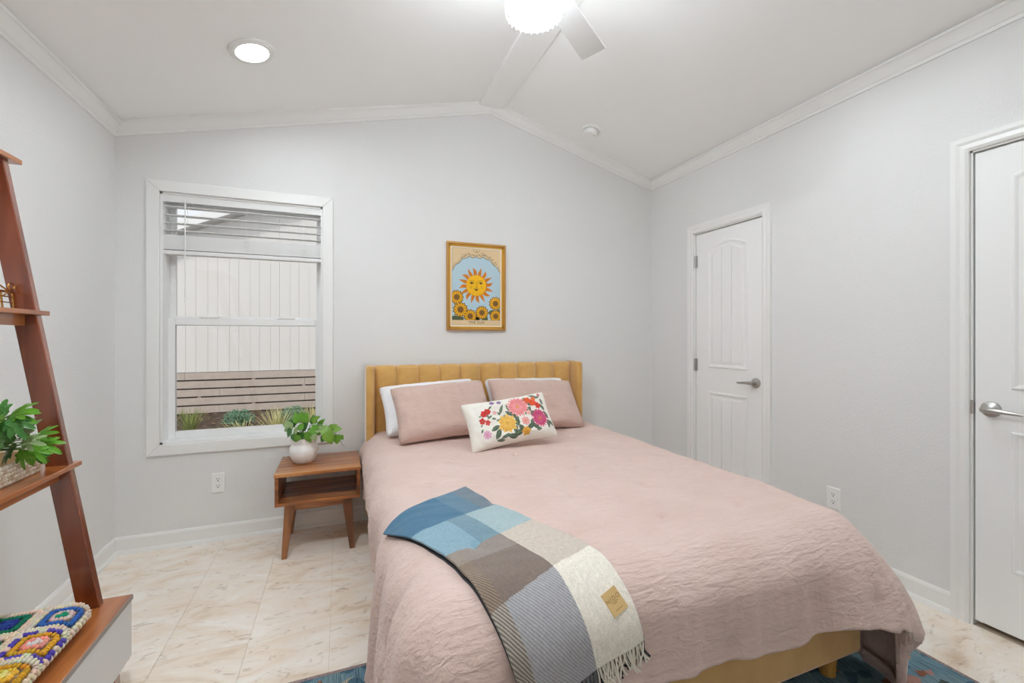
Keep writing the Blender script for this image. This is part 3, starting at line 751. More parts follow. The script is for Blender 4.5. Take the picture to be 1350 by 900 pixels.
def comforter():
    mb = MB()
    nx, ny = 130, 170
    xs = np.linspace(IX0, IX1, nx); ys = np.linspace(IY0, CY1, ny)
    G = [[Vector((x, y, top_z(x, y))) for x in xs] for y in ys]
    mb.grid(G)
    # perimeter columns: left (head->foot), corner, foot, corner, right
    cols = []
    for j in range(ny - 1, -1, -1): cols.append((xs[0], ys[j], PI, 'L'))
    for k in range(1, 26): cols.append((xs[0], ys[0], PI + PI / 2 * k / 26, 'FL'))
    for i in range(nx): cols.append((xs[i], ys[0], 1.5 * PI, 'F'))
    for k in range(1, 26): cols.append((xs[-1], ys[0], 1.5 * PI + PI / 2 * k / 26, 'FR'))
    for j in range(ny): cols.append((xs[-1], ys[j], 2 * PI, 'Rt'))
    nd = 46; P = []
    arc = CR * PI / 2
    s_len = 0; prev = None
    for x, y, a, side in cols:
        n = Vector((math.cos(a), math.sin(a), 0))
        q = Vector((x, y)) + Vector((n.x, n.y)) * CR
        if prev is not None: s_len += (q - prev).length
        prev = q
        # hem height, flare and ripple amplitude by place
        if side == 'L':
            hem = .27 - .22 * sm(1.75, 1.25, y) + .012 * math.sin(y * 13); fl = .0 + .045 * sm(1.7, 1.1, y) + .012; amp = .007 + .024 * sm(2.1, 1.1, y)
            fl -= .018 * sm(1.5, 1.9, y)
        elif side == 'FL':
            hem = .05; fl = .07; amp = .036
        elif side == 'F':
            hem = .05 + .262 * sm(IX0 + .0, IX0 + .35, x) + .010 * math.sin(x * 9); fl = .05 * sm(IX0 + .3, IX0, x) + .016 + .025 * sm(IX1 - .2, IX1, x); amp = .020 * sm(IX0 + .35, IX0, x) + .005
            hem -= .03 * sm(IX1 - .12, IX1, x)
        elif side == 'FR':
            u = (a - 1.5 * PI) / (PI / 2)
            hem = .30 - .055 * sm(0, .45, u) - .235 * sm(.10, .34, u); fl = .03; amp = .006
        else:
            u = y - IY0
            hem = .03 + .10 * sm(.1, .5, u); fl = .035 - .03 * sm(0, .6, u); amp = .010
        wc = 0
        if side == 'F': wc = .55 * sm(IX1 - .30, IX1, x)
        elif side == 'FR': wc = .55 + .45 * math.sin(PI * u)
        elif side == 'Rt': wc = .55 * sm(.35, 0, u)
        row = []
        zt = G[0][0].z if side == 'FL' else (G[0][-1].z if side == 'FR' else top_z(x, y))
        tot = arc + (CZ - CR - hem)
        for d in range(nd + 1):
            L = tot * d / nd
            if L < arc:
                ph = L / CR; off = CR * math.sin(ph); z = zt - CR * (1 - math.cos(ph)); t = 0
                zf = 0
            else:
                t = (L - arc) / max(.05, CZ - CR - .03); off = CR; z = zt - CR - (L - arc)
            tt = max(0, (L - .35 * arc) / (tot - .35 * arc))
            rip = amp * tt * (math.sin(s_len * 30 + 1.3 * noise.noise(Vector((s_len * 3, 0, 0)))) + .5 * math.sin(s_len * 57 + 1))
            bulge = .014 * math.sin(PI * min(1, tt * 1.1)) * (1 if side != 'F' else .8)
            if side == 'FR': # puffed corner pouch
                u = (a - 1.5 * PI) / (PI / 2); bulge += 0
            off += fl * tt ** 1.4 + rip + bulge
            if wc:
                tc = L / tot; hc = min(.285, hem + .02); offc = (.262 + .04 * math.sin(PI * tc)) * tc ** .95 + rip * .6; zc_ = zt - (zt - max(hem, .24)) * tc ** 1.25
                if hem < .24: # lower layer tucks in below the pouch
                    hang = max(0, L - (tot - (.24 - hem))); tc = min(1, L / (tot - (.24 - hem))); offc = (.262 + .04 * math.sin(PI * tc)) * tc ** .95 - .10 * hang - .035 * sm(0, .04, hang); zc_ = zt - (zt - .24) * tc ** 1.25 - hang
                off = off * (1 - wc) + offc * wc; z = z * (1 - wc) + zc_ * wc
            p = Vector((x, y, 0)) + n * off; p.z = z
            # crinkle
            k_ = sm(0, .25, L / tot)
            off2 = (.013 if side in ('F', 'FR') else .010) * noise.noise(Vector((s_len * 5.2, z * 3.4, 9))) + (.013 * (.35 - abs(noise.noise(Vector((s_len * 7 + z * 2.2, z * 1.2, 4)))) * 2.2) if side in ('L', 'FL') else 0) + .004 * noise.noise(Vector((s_len * 16, z * 5, 2))) + .0025 * noise.noise(Vector((s_len * 34, z * 9, 7)))
            for tx, tl in ((.33, .30), (.67, .30), (1.02, .33), (1.37, .27), (1.60, .30)):
                if side == 'F':
                    d2 = (x - tx) ** 2 + (L - tl) ** 2
                    if d2 < .02: off2 -= .014 * math.exp(-d2 / .0008) + .006 * math.exp(-d2 / .005)
            if side == 'L':
                for ty in (1.25, 1.62, 2.0, 2.4):
                    d2 = (y - ty) ** 2 + (L - .30) ** 2
                    if d2 < .02: off2 -= .012 * math.exp(-d2 / .001)
            p += n * off2 * k_; p.z = max(p.z, .016)
            row.append(p)
        # rolled hem
        e = row[-1]; row.append(e - n * .012 + Vector((0, 0, -.004))); row.append(e - n * .024 + Vector((0, 0, .004))); row.append(e - n * .026 + Vector((0, 0, .05)))
        P.append(row)
    mb.grid(P)
    ob = mb.build('comforter', M['comforter'], smooth=True, sharp=180)
    bm = bmesh.new(); bm.from_mesh(ob.data); bmesh.ops.remove_doubles(bm, verts=bm.verts, dist=.0004); bmesh.ops.recalc_face_normals(bm, faces=bm.faces)
    up = sum(1 if f.normal.z > 0 else -1 for f in bm.faces if f.calc_center_median().z > CZ - .02 - WO[ob].z)
    if up < 0: bmesh.ops.reverse_faces(bm, faces=bm.faces)
    bm.to_mesh(ob.data); bm.free()
    ob.data.polygons.foreach_set('use_smooth', [True] * len(ob.data.polygons))
    tag(ob, 'dusty pink crinkled linen comforter draped over the bed', 'comforter')
    return ob
comf = comforter()
bmv = bmesh.new(); bmv.from_mesh(comf.data); bmv.transform(Matrix.Translation(WO[comf])); BV = BVHTree.FromBMesh(bmv); bmv.free()

# pillows -----------------------------------------------------------
def pillow(name, label, cat, m, W, H, Tk, base_c, lean, yaw, roll, colf=None, nu=46, nv=34, flange=.0, group=None, seed=0, sag=.02):
    """base_c = world point of the bottom edge centre"""
    mb = MB(); half = []
    for sgn in (1, -1):
        P = []; C = []
        for i in range(nv + 1):
            v = -1 + 2 * i / nv; row = []; cr = []
            for j in range(nu + 1):
                u = -1 + 2 * j / nu
                ex = 1 - sag / W * 2.4 * (1 - abs(v) ** 2.2) * abs(u) ** 3; ey = 1 - sag / H * 2.4 * (1 - abs(u) ** 2.2) * abs(v) ** 3
                fu = max(0, 1 - abs(u) ** 2.6); fv = max(0, 1 - abs(v) ** 2.6)
                h = Tk / 2 * (fu * fv) ** .46
                wr = .011 * noise.noise(Vector((u * 2.6 + seed, v * 2.2, sgn))) + .006 * noise.noise(Vector((u * 7 + seed, v * 5, sgn + 5)))
                wr *= min(1, 3 * fu * fv)
                cr_ = 1 - .05 * abs(u * v) ** 5; ex *= cr_; ey *= cr_
                row.append((u * W / 2 * ex, H / 2 + v * H / 2 * ey, sgn * (h + wr) + (.003 * math.sin(u * 9 + seed) * (abs(v) ** 6) if flange else 0)))
                cr.append(colf(u, v) if (colf and sgn > 0) else (.86, .84, .80))
            P.append(row if sgn > 0 else row[::-1]); C.append(cr)
        mb.grid(P, col=C)
    Mx = Matrix.Rotation(yaw, 4, 'Z') @ Matrix.Rotation(roll, 4, 'Y') @ Matrix.Rotation(R(90) - lean, 4, 'X')
    me_o = mb.build(name, m, smooth=True, sharp=180, vcol=colf is not None, origin=(0, 0, 0))
    bm = bmesh.new(); bm.from_mesh(me_o.data); bmesh.ops.remove_doubles(bm, verts=bm.verts, dist=.0006); bmesh.ops.recalc_face_normals(bm, faces=bm.faces); bm.to_mesh(me_o.data); bm.free()
    me_o.matrix_world = Matrix.Translation(base_c) @ Mx
    WO[me_o] = Vector(base_c)
    return tag(me_o, label, cat, group)
pillow('bed_pillow', 'white pillow peeking out behind the pink pillow beside the nightstand', 'pillow', M['white_linen'], .66, .385, .17, (.575, 2.735, .640), R(43), R(3), R(-3), seed=3, group='white pillows')
pillow('bed_pillow', 'white pillow almost hidden behind the pink pillow farther from the nightstand', 'pillow', M['white_linen'], .64, .37, .16, (1.26, 2.79, .640), R(40), R(-2), R(1), seed=8, group='white pillows')
pillow('bed_pillow', 'dusty pink linen pillow nearer the window', 'pillow', M['pillowpink'], .635, .415, .17, (.618, 2.575, .622), R(43), R(3), R(-2.5), flange=1, seed=1, group='pink pillows')
pillow('bed_pillow', 'dusty pink linen pillow nearer the doors', 'pillow', M['pillowpink'], .655, .415, .17, (1.24, 2.625, .622), R(44), R(-3), R(2.5), flange=1, seed=5, group='pink pillows')

# floral print: colour by place on the cover
FW, FH = .545, .30
FL = [  # u, v in metres from the centre, radius, colours, petals
    (.045, .055, .062, (244, 168, 168), (232, 112, 116), 16), (-.045, -.035, .052, (248, 206, 100), (228, 160, 60), 9),
    (.165, -.035, .052, (226, 100, 140), (180, 44, 96), 18), (.118, .085, .022, (240, 100, 44), (210, 60, 30), 6), (.148, .062, .024, (238, 84, 40), (200, 40, 26), 6),
    (.176, .04, .020, (226, 52, 40), (180, 24, 26), 5), (.16, .09, .017, (240, 120, 60), (210, 70, 30), 5),
    (-.165, .045, .020, (222, 44, 44), (170, 20, 26), 6), (-.14, .055, .019, (226, 54, 48), (170, 20, 26), 6), (-.185, .005, .018, (222, 60, 60), (170, 24, 30), 5), (-.155, -.01, .015, (230, 80, 76), (190, 40, 40), 5),
    (-.175, -.075, .024, (240, 190, 214), (206, 120, 170), 8), (.065, -.04, .026, (244, 180, 176), (226, 120, 116), 8), (.055, -.10, .026, (236, 180, 70), (206, 130, 30), 6),
    (-.10, .105, .014, (150, 120, 170), (110, 80, 140), 5), (-.06, .10, .014, (160, 130, 176), (120, 90, 150), 5), (.215, .12, .012, (222, 90, 110), (190, 60, 80), 4), (-.10, .04, .013, (240, 190, 190), (226, 150, 150), 5),
    (.10, .005, .015, (246, 200, 190), (230, 160, 150), 5)]
LV = [(.01, -.10, .038, .016, 20), (-.03, -.115, .030, .015, -20), (-.065, -.105, .022, .010, 30), (.10, .02, .030, .014, 40), (.13, -.005, .032, .014, -30), (.09, -.075, .030, .013, 25), (.125, -.08, .026, .013, -40),
      (.105, -.055, .020, .012, 70), (-.01, .015, .034, .011, -35), (.015, -.035, .026, .014, 80), (-.11, -.085, .032, .014, 60), (-.12, -.05, .026, .012, 20), (.075, -.085, .018, .010, 0), (.19, .10, .026, .009, 10), (.16, .115, .026, .009, -15),
      (.205, .03, .026, .010, -60), (.22, -.02, .026, .010, -70), (.235, -.07, .026, .010, -50), (.215, -.075, .026, .010, -100), (-.06, .05, .034, .008, 60), (.215, .065, .022, .008, -80), (-.135, .02, .018, .006, 30), (-.115, .005, .014, .006, -20), (-.145, .03, .012, .006, 80),
      (.14, -.10, .018, .008, 10), (-.10, -.125, .024, .008, -10), (-.085, -.11, .018, .006, 40), (-.045, .012, .015, .005, 10), (-.075, .0, .013, .005, 50), (.125, .055, .020, .010, -10), (.095, .09, .020, .010, 70), (-.19, .035, .010, .004, 0), (-.195, -.02, .010, .004, 40), (-.02, .055, .022, .007, 100), (.01, -.005, .026, .010, 150), (.09, .06, .022, .010, 200), (-.09, -.01, .016, .006, 0), (-.08, .03, .012, .005, 120), (-.12, .075, .016, .005, 40), (-.2, -.05, .014, .005, 60), (.145, .0, .02, .009, 60), (.03, -.075, .022, .011, 130), (-.005, -.075, .02, .011, 60), (-.09, .105, .014, .004, 20)]
def floral(u, v):
    x, y = u * FW / 2, v * FH / 2
    c = (242, 238, 228)
    for lx, ly, a, b, an in LV:
        dx, dy = x - lx, y - ly; ca, sa = math.cos(R(an)), math.sin(R(an)); p, q = dx * ca + dy * sa, -dx * sa + dy * ca
        a *= 1.05; b *= 1.05; e = 1 - (p / a) ** 2
        if abs(p) < a and abs(q) < b * e ** .8:
            c = (70, 88, 70) if abs(q) > .0012 else (130, 146, 118)
            if q > 0: c = tuple(k * 1.12 for k in c)
    for fx, fy, r_, c1, c2, n in FL:
        r_ *= 1.12
        dx, dy = x - fx, y - fy; d = math.hypot(dx, dy)
        if d > r_ * 1.15: continue
        an = math.atan2(dy, dx); edge = r_ * (.86 + .10 * math.cos(an * n) + .14 * noise.noise(Vector((dx * 90, dy * 90, fx * 50))))
        if d < edge:
            t = d / edge; k = .5 + .5 * math.cos(an * n + 9 * t * (1 + .2 * math.sin(an * 3)))
            rings = .5 + .5 * math.cos(t * (9 if r_ > .04 else 5) + 1.6 * math.cos(an * n))
            m = .15 + .6 * rings * (1 - .4 * t) + .25 * k * (1 - t)
            c = tuple(a * (1 - m) + b * m for a, b in zip(c1, c2))
            jt = 1 + .22 * noise.noise(Vector((x * 230, y * 230, 3))); c = tuple(k_ * jt for k_ in c)
            if t < .2: c = tuple(.5 * q + .5 * w_ for q, w_ in zip(c, (226, 170, 60)))
    return lin(tuple(min(255, k * .93 + 14) for k in c))
pillow('lumbar_pillow', 'small white lumbar pillow printed with colourful garden flowers', 'pillow', M['floral'], FW, FH, .145, (.925, 2.285, .619), R(33), R(2), R(-5.5), colf=floral, nu=230, nv=130, seed=2, sag=.018)

# throw ---------------------------------------------------------------
def base_pt(X, q):
    n = Vector((0, 0, 1)); p = Vector((X, IY0 - q, CZ))
    if q > 0:
        a = min(q / CR, PI / 2); p = Vector((X, IY0 - CR * math.sin(a), CZ - CR * (1 - math.cos(a)) - max(0, q - CR * PI / 2))); n = Vector((0, -math.sin(a), math.cos(a)))
        if q > CR * PI / 2: n = Vector((0, -1, 0))
    if X < IX0 and q <= 0:
        g = IX0 - X; a = min(g / CR, PI / 2); p = Vector((IX0 - CR * math.sin(a), p.y, CZ - CR * (1 - math.cos(a)) - max(0, g - CR * PI / 2))); n = Vector((-math.sin(a), 0, math.cos(a)))
    return p, n
EL = [(0, .135, -.475), (.25, .212, -.29), (.5, .275, -.10), (.75, .318, .09), (.9, .365, .22), (1.0, .392, .30)]
ER = [(0, .468, -.655), (.25, .530, -.44), (.45, .598, -.275), (.72, .672, -.04), (.88, .682, .10), (1.0, .702, .205)]
def interp(T_, s):
    for i in range(len(T_) - 1):
        a, b = T_[i], T_[i + 1]
        if s <= b[0] or i == len(T_) - 2:
            t = (s - a[0]) / (b[0] - a[0]); return Vector((a[1] + (b[1] - a[1]) * t, a[2] + (b[2] - a[2]) * t))
def sinterp(T_, s): # smoothed
    return sum((interp(T_, s + d) for d in (-.05, -.025, 0, .025, .05)), Vector((0, 0))) / 5
def throw_grid(ns, nw, w0, w1, lift, s1=1.0):
    B = [[None] * (nw + 1) for _ in range(ns + 1)]; H = np.zeros((ns + 1, nw + 1))
    for i in range(ns + 1):
        s = s1 * i / ns; a, b = sinterp(EL, s), sinterp(ER, s)
        for j in range(nw + 1):
            w_ = w0 + (w1 - w0) * j / nw; k = a + (b - a) * w_
            p, n = base_pt(k.x, k.y); B[i][j] = (p, n)
            h = BV.ray_cast(p + n * .16, -n, .4); H[i, j] = (h[0] - p).dot(n) if h[0] is not None else 0
    for _ in range(10):
        Hp = np.pad(H, 1, mode='edge'); av = (Hp[:-2, 1:-1] + Hp[2:, 1:-1] + Hp[1:-1, :-2] + Hp[1:-1, 2:]) / 4; H = np.maximum(H * .7, .4 * H + .6 * av) if False else np.maximum(av, H - .003)
    return [[B[i][j][0] + B[i][j][1] * (H[i, j] + lift) for j in range(nw + 1)] for i in range(ns + 1)]
def mixc(a, b, t): return tuple(p * (1 - t) + q * t for p, q in zip(a, b))
def throw():
    o = thing('throw_blanket', 'blue, taupe and cream checked wool throw with fringe across the pink comforter', 'blanket', (.45, 1.2, CZ))
    ns, nw = 320, 200
    G = throw_grid(ns, nw, 0, 1, .013)
    G2 = []
    C = []
    for i in range(ns + 1):
        s = i / ns; row = []
        for j in range(nw + 1):
            w_ = j / nw; sp = .58
            wob = .003 * noise.noise(Vector((w_ * 6, s * 6, 0)))
            r_ = 0 if s + wob < .24 - 0 * w_ else (1 if s + wob < .475 - .03 * w_ else (2 if s + wob < .755 - .03 * w_ else 3))
            tw = .5 + .5 * math.sin(i * 1.45 - j * 1.45)
            if r_ == 0: c = (62, 116, 148) if w_ < sp else ((112, 130, 142) if w_ > .80 else (92, 132, 156))
            elif r_ == 1: c = ((138, 174, 190) if w_ < .36 else (118, 152, 168)) if w_ < sp else (170, 194, 198)
            elif r_ == 2:
                c = ((134, 118, 108) if w_ > .10 else mixc((112, 92, 76), (166, 148, 130), tw)) if w_ < sp else (216, 202, 188)
                if w_ < sp and s < .56: c = tuple(.7 * a + .3 * b for a, b in zip(c, (190, 186, 184)))
            else: c = mixc((154, 152, 156), (196, 194, 196), tw) if w_ < sp else (250, 242, 228)
            if r_ == 3 and w_ < .12: c = mixc((112, 98, 86), (208, 202, 192), tw)
            k = 1 + .05 * noise.noise(Vector((i * .21, j * .21, 1)))
            row.append(lin(tuple(max(0, min(255, v * k)) for v in c)))
        C.append(row)
    mb = MB(); mb.grid(G, col=C)
    t = mb.build('checked_face', M['throw'], o, smooth=True, sharp=180, vcol=True)
    sd = t.modifiers.new('solid', 'SOLIDIFY'); sd.thickness = .006; sd.offset = -1
    U = throw_grid(90, 50, .0, 1.022, .004, 1.0)
    mu = MB(); mu.grid(U); u = mu.build('charcoal_underside', M['charcoal'], o, smooth=True, sharp=180)
    sd = u.modifiers.new('solid', 'SOLIDIFY'); sd.thickness = .005; sd.offset = 1
    # fringe
    fr = {'cream': MB(), 'grey': MB(), 'dark': MB()}
    n = 86
    for k in range(n * 2):
        under = k % 2; w_ = (k // 2 + .5) / n * (1.0 if not under else 1.02)
        a, b = sinterp(EL, 1.0), sinterp(ER, 1.0); k0 = a + (b - a) * w_
        ln = random.uniform(.055, .078); sw = random.gauss(.10, .22)
        pts = []
        for q in np.linspace(0, 1, 6):
            p, n_ = base_pt(k0.x + sw * ln * q * q + .012 * q, k0.y - .003 + ln * q)
            h = BV.ray_cast(p + n_ * .16, -n_, .4); hh = (h[0] - p).dot(n_) if h[0] is not None else 0
            pts.append(p + n_ * (hh + (.005 if under else .013) + .004 * math.sin(q * 3 + k)))
        d = fr['dark'] if under else (fr['cream'] if w_ > .58 else fr['grey'])
        d.tube(pts, [.0021] * 5 + [.0030], 5)
    for k, m in (('cream', 'creamyarn'), ('grey', 'greyyarn'), ('dark', 'charcoal')):
        tag(fr[k].build('fringe', M[m], o, smooth=True), None, kind='stuff')
    # leather tag
    def tp(s, w_):
        i, j = s * ns, min(1, w_) * nw; return G[int(i)][int(j)]
    c = tp(.895, .86); du = (tp(.895, .93) - tp(.895, .79)).normalized(); dv = -(tp(.94, .86) - tp(.85, .86)).normalized(); nn = du.cross(dv).normalized(); dv = nn.cross(du)
    hw, hh = .0235, .0275
    poly = [c + du * a * hw + dv * b * hh + nn * .0035 for a, b in ((-1, -1), (1, -1), (1, 1), (-1, 1))]
    tg = MB().prism(poly, nn * .0035).build('leather_tag', M['leather'], o)
    Mt = Matrix((du, dv, nn)).transposed().to_4x4(); Mt.translation = c + nn * .0072
    text_part('NIDO', .0145, Mt @ Matrix.Translation((0, .006, 0)), M['stamp'], tg, 'lettering', spacing=1.3)
    ln = MB()
    for z, wd in ((-.001, .011), (-.0045, .006), (-.0185, .012)):
        p = [c + nn * .0072 + du * a * wd + dv * (z + b * .0006) for a, b in ((-1, -1), (1, -1), (1, 1), (-1, 1))]; ln.prism(p, nn * .0002)
    ln.build('stamped_line', M['stamp'], tg)
def text_part(s, size, Mx, m, parent, name, spacing=1.0, depth=.0002):
    cu = bpy.data.curves.new('t', 'FONT'); cu.body = s; cu.size = size; cu.align_x = 'CENTER'; cu.align_y = 'CENTER'; cu.extrude = depth; cu.space_character = spacing; cu.resolution_u = 3
    to = bpy.data.objects.new('t', cu); COL.objects.link(to); dg = bpy.context.evaluated_depsgraph_get()
    me = bpy.data.meshes.new_from_object(to.evaluated_get(dg)); bpy.data.objects.remove(to)
    me.transform(Mx); V = [v.co.copy() for v in me.vertices]; F_ = [tuple(p.vertices) for p in me.polygons]
    mb = MB(); mb.add(V, F_); bpy.data.meshes.remove(me)
    return mb.build(name, m, parent)
throw()

# ------------------------------------------------------------------ nightstand
def nightstand():
    x0, x1, y0, y1, zb, zt = -.336, .106, 2.70, 3.092, .297, .476
    N_ = thing('nightstand', 'open-box acacia nightstand with splayed legs beside the bed', 'nightstand', ((x0 + x1) / 2, (y0 + y1) / 2, 0))
    t = .018
    # top of five staves
    ys = np.linspace(y0 - .004, y1, 6)
    for i in range(5):
        MB().box(x0 - .004, x1 + .004, ys[i], ys[i + 1], zt - t, zt).build('top_stave', M['acacia'], N_, bevel=.0012)
    MB().box(x0, x0 + t, y0, y1, zb + t, zt - t).build('side_panel', M['acacia_y'], N_)
    MB().box(x1 - t, x1, y0, y1, zb + t, zt - t).build('side_panel', M['acacia_y'], N_)
    for i in range(4):
        a = np.linspace(y0, y1, 5); MB().box(x0, x1, a[i], a[i + 1], zb, zb + t).build('bottom_stave', M['acacia'], N_, bevel=.001)
    xi0, xi1 = x0 + .045, x1 - .045
    ap = MB(); ap.box(xi0 + .03, xi1 - .03, y0 + .03, y0 + .05, zb - .038, zb); ap.build('apron', M['acacia'], N_)
    MB().box(xi0 + .03, xi1 - .03, y1 - .05, y1 - .03, zb - .038, zb).build('apron', M['acacia'], N_)
    for sx, sy in ((0, 0), (1, 0), (0, 1), (1, 1)):
        xt = xi0 if sx == 0 else xi1; yt = y0 + .025 if sy == 0 else y1 - .025; ox = -1 if sx == 0 else 1; oy = -1 if sy == 0 else 1
        # top section (inner side further in), bottom narrower, splayed
        tx0, tx1 = (xt, xt - ox * .055); bx0, bx1 = xt + ox * .014, xt - ox * .012
        ty0, ty1 = yt, yt - oy * .05; by0, by1 = yt + oy * .012, yt - oy * .018
        v = [(bx0, by0, 0), (bx1, by0, 0), (bx1, by1, 0), (bx0, by1, 0), (tx0, ty0, zb), (tx1, ty0, zb), (tx1, ty1, zb), (tx0, ty1, zb)]
        MB().add(v, [(0, 3, 2, 1), (4, 5, 6, 7), (0, 1, 5, 4), (1, 2, 6, 5), (2, 3, 7, 6), (3, 0, 4, 7)]).build('leg', M['acacia_z'], N_, recalc=True, bevel=.003)
nightstand()

# ------------------------------------------------------------------ leaves
def leaf_mesh(kind, mats):
    """unit leaf along +y from the stalk at the origin, normal +z"""
    mb = MB(); n = 9
    if kind == 'heart':
        wd = [(0, .0), (-.06, .22), (.06, .38), (.2, .44), (.38, .42), (.55, .34), (.72, .23), (.87, .10), (1.0, 0)]
        ys = [0, .02, .06, .2, .38, .55, .72, .87, 1.0]
        L, Rr, Cc = [], [], []
        for (yo, w_), yc in zip(wd, ys):
            dr = -.25 * yc * yc
            L.append((-w_, yo, .10 * (w_ / .44) + dr - .05 * (w_ / .44) ** 2)); Rr.append((w_, yo, .10 * (w_ / .44) + dr - .05 * (w_ / .44) ** 2)); Cc.append((0, yc, dr))
        mb.grid([[a, tuple((p + q) / 2 for p, q in zip(a, b)), b, tuple((p + q) / 2 for p, q in zip(b, c)), c] for a, b, c in zip(L, Cc, Rr)])
    else: # lobed
        lobes = [(-78, .42, .10), (-48, .62, .115), (-20, .85, .12), (14, 1.0, .13), (44, .78, .12), (76, .5, .10)]
        for an, ln, w_ in lobes:
            a = R(an); d = Vector((math.sin(a), math.cos(a), 0)); s_ = Vector((d.y, -d.x, 0)); P = []
            for t, k in ((0, .35), (.3, .8), (.55, 1.0), (.8, .85), (.93, .5), (1.0, .05)):
                c = Vector((0, .22, 0)) * min(1, t * 2) + d * ln * t; dr = -.30 * (t * ln) ** 2
                P.append([c - s_ * w_ * k + Vector((0, 0, dr + .03 * k)), c + Vector((0, 0, dr)), c + s_ * w_ * k + Vector((0, 0, dr + .03 * k))])
            mb.grid(P)
        mb.grid([[Vector((-.17, .02, .03)), Vector((0, -.02, .0)), Vector((.17, .02, .03))], [Vector((-.26, .22, .03)), Vector((0, .2, .0)), Vector((.26, .22, .03))], [Vector((-.18, .46, .0)), Vector((0, .46, -.03)), Vector((.18, .46, 0))]])
    me = mb.build('leaf', mats, smooth=True, sharp=180, origin=(0, 0, 0)); data = me.data; bpy.data.objects.remove(me); return data
LEAFM = {}
def leaf(parent, pos, ang, size, kind, m, face=.6, up=.55, twist=0):
    key = (kind, m)
    if key not in LEAFM: LEAFM[key] = leaf_mesh(kind, M[m])
    right = Vector((cT, -sT, 0)); fwd = Vector((sT, cT, 0)); z = Vector((0, 0, 1))
    yv = (right * math.cos(R(ang)) + z * math.sin(R(ang))).normalized()
    nv = (-fwd * face + z * up + right * twist); nv = (nv - yv * nv.dot(yv)).normalized(); xv = yv.cross(nv)
    Mx = Matrix((xv, yv, nv)).transposed()
    o = bpy.data.objects.new('leaf', LEAFM[key]); place(o, pos, parent); o.rotation_euler = Mx.to_euler(); o.scale = (size,) * 3
    return o

def pot_plant():
    bx, by, bz = -.207, 2.925, .476
    P_ = thing('potted_plant', 'variegated trailing plant in a white faceted ceramic pot on the nightstand', 'plant', (bx, by, bz))
    prof = [(0, .0), (.050, .0), (.060, .008), (.074, .035), (.082, .065), (.080, .088), (.070, .106), (.068, .118), (.073, .142), (.0735, .150), (.068, .150), (.064, .125), (0, .122)]
    mb = MB(); vs = []
    seg = 40
    for r_, z in prof:
        for k in range(seg):
            a = 2 * PI * k / seg; rr = r_ * (1 + (.022 * noise.noise(Vector((math.cos(a) * 2.2, math.sin(a) * 2.2, z * 30))) if .005 < z < .11 else 0)); vs.append((bx + rr * math.cos(a), by + rr * math.sin(a), bz + z))
    mb.add(vs, [(i * seg + k, i * seg + (k + 1) % seg, (i + 1) * seg + (k + 1) % seg, (i + 1) * seg + k) for i in range(len(prof) - 1) for k in range(seg)])
    mb.build('pot', M['pot'], P_, smooth=True, recalc=True)
    MB().lathe([(0, .134), (.05, .137), (.067, .135)], bx, by, 24).build('soil', M['soil'], P_)
    P_.children[-1].location.z += bz; WO[P_.children[-1]] += Vector((0, 0, bz))
    # leaves by place: px, py of stalk end, depth, direction, size, kind, material
    LV_ = [(390, 562, 2.90, 200, .060, 'leafC'), (388, 566, 2.88, 235, .055, 'leafB'), (394, 560, 2.95, 150, .055, 'leafB'), (398, 556, 2.93, 115, .060, 'leafA'), (405, 556, 2.90, 75, .055, 'leafA'),
           (404, 562, 2.86, 190, .055, 'leafA'), (410, 564, 2.86, 330, .065, 'leafA'), (400, 570, 2.85, 260, .060, 'leafB'), (408, 570, 2.84, 285, .060, 'leafA'), (416, 566, 2.86, 20, .060, 'leafC'), (420, 562, 2.90, 60, .05, 'leafA'),
           (424, 566, 2.84, 350, .065, 'leafD'), (430, 570, 2.82, 300, .075, 'leafD'), (434, 566, 2.86, 40, .055, 'leafD'), (440, 566, 2.84, 10, .050, 'leafD'), (444, 573, 2.84, 270, .055, 'leafA'), (449, 574, 2.86, 300, .030, 'leafA'), (392, 572, 2.84, 280, .055, 'leafB'), (414, 558, 3.0, 100, .055, 'leafB'), (402, 566, 2.98, 60, .06, 'leafB'), (396, 566, 2.84, 225, .045, 'leafC'), (412, 573, 2.83, 300, .045, 'leafC'), (428, 575, 2.83, 230, .045, 'leafB'), (386, 560, 2.92, 170, .05, 'leafC'), (406, 552, 2.92, 130, .05, 'leafA'), (412, 556, 2.88, 45, .055, 'leafD'), (398, 574, 2.83, 240, .045, 'leafA')]
    st = MB(); root = Vector((bx, by, bz + .13))
    for i, (px, py, Y, an, s_, m) in enumerate(LV_):
        px -= 4 if px < 410 else 0; p = onY(px, py, Y); leaf(P_, p, an, s_ * random.uniform(.95, 1.15), 'heart', m, face=.75, up=.5, twist=random.uniform(-.35, .35))
        r0 = root + Vector((random.uniform(-.03, .03), random.uniform(-.03, .03), 0)); mid = (r0 + p) / 2 + Vector((0, 0, .03))
        st.tube([r0, mid, p], [.002, .0016, .0012], 5)
    tr = [root, onY(420, 560, 2.86), onY(438, 566, 2.84), onY(447, 577, 2.85), onY(451, 586, 2.86), onY(455, 589, 2.86)]
    st.tube(tr, [.002] * 4 + [.0014, .0008], 5)
    st.build('stems', M['stem'], P_, smooth=True)
pot_plant()

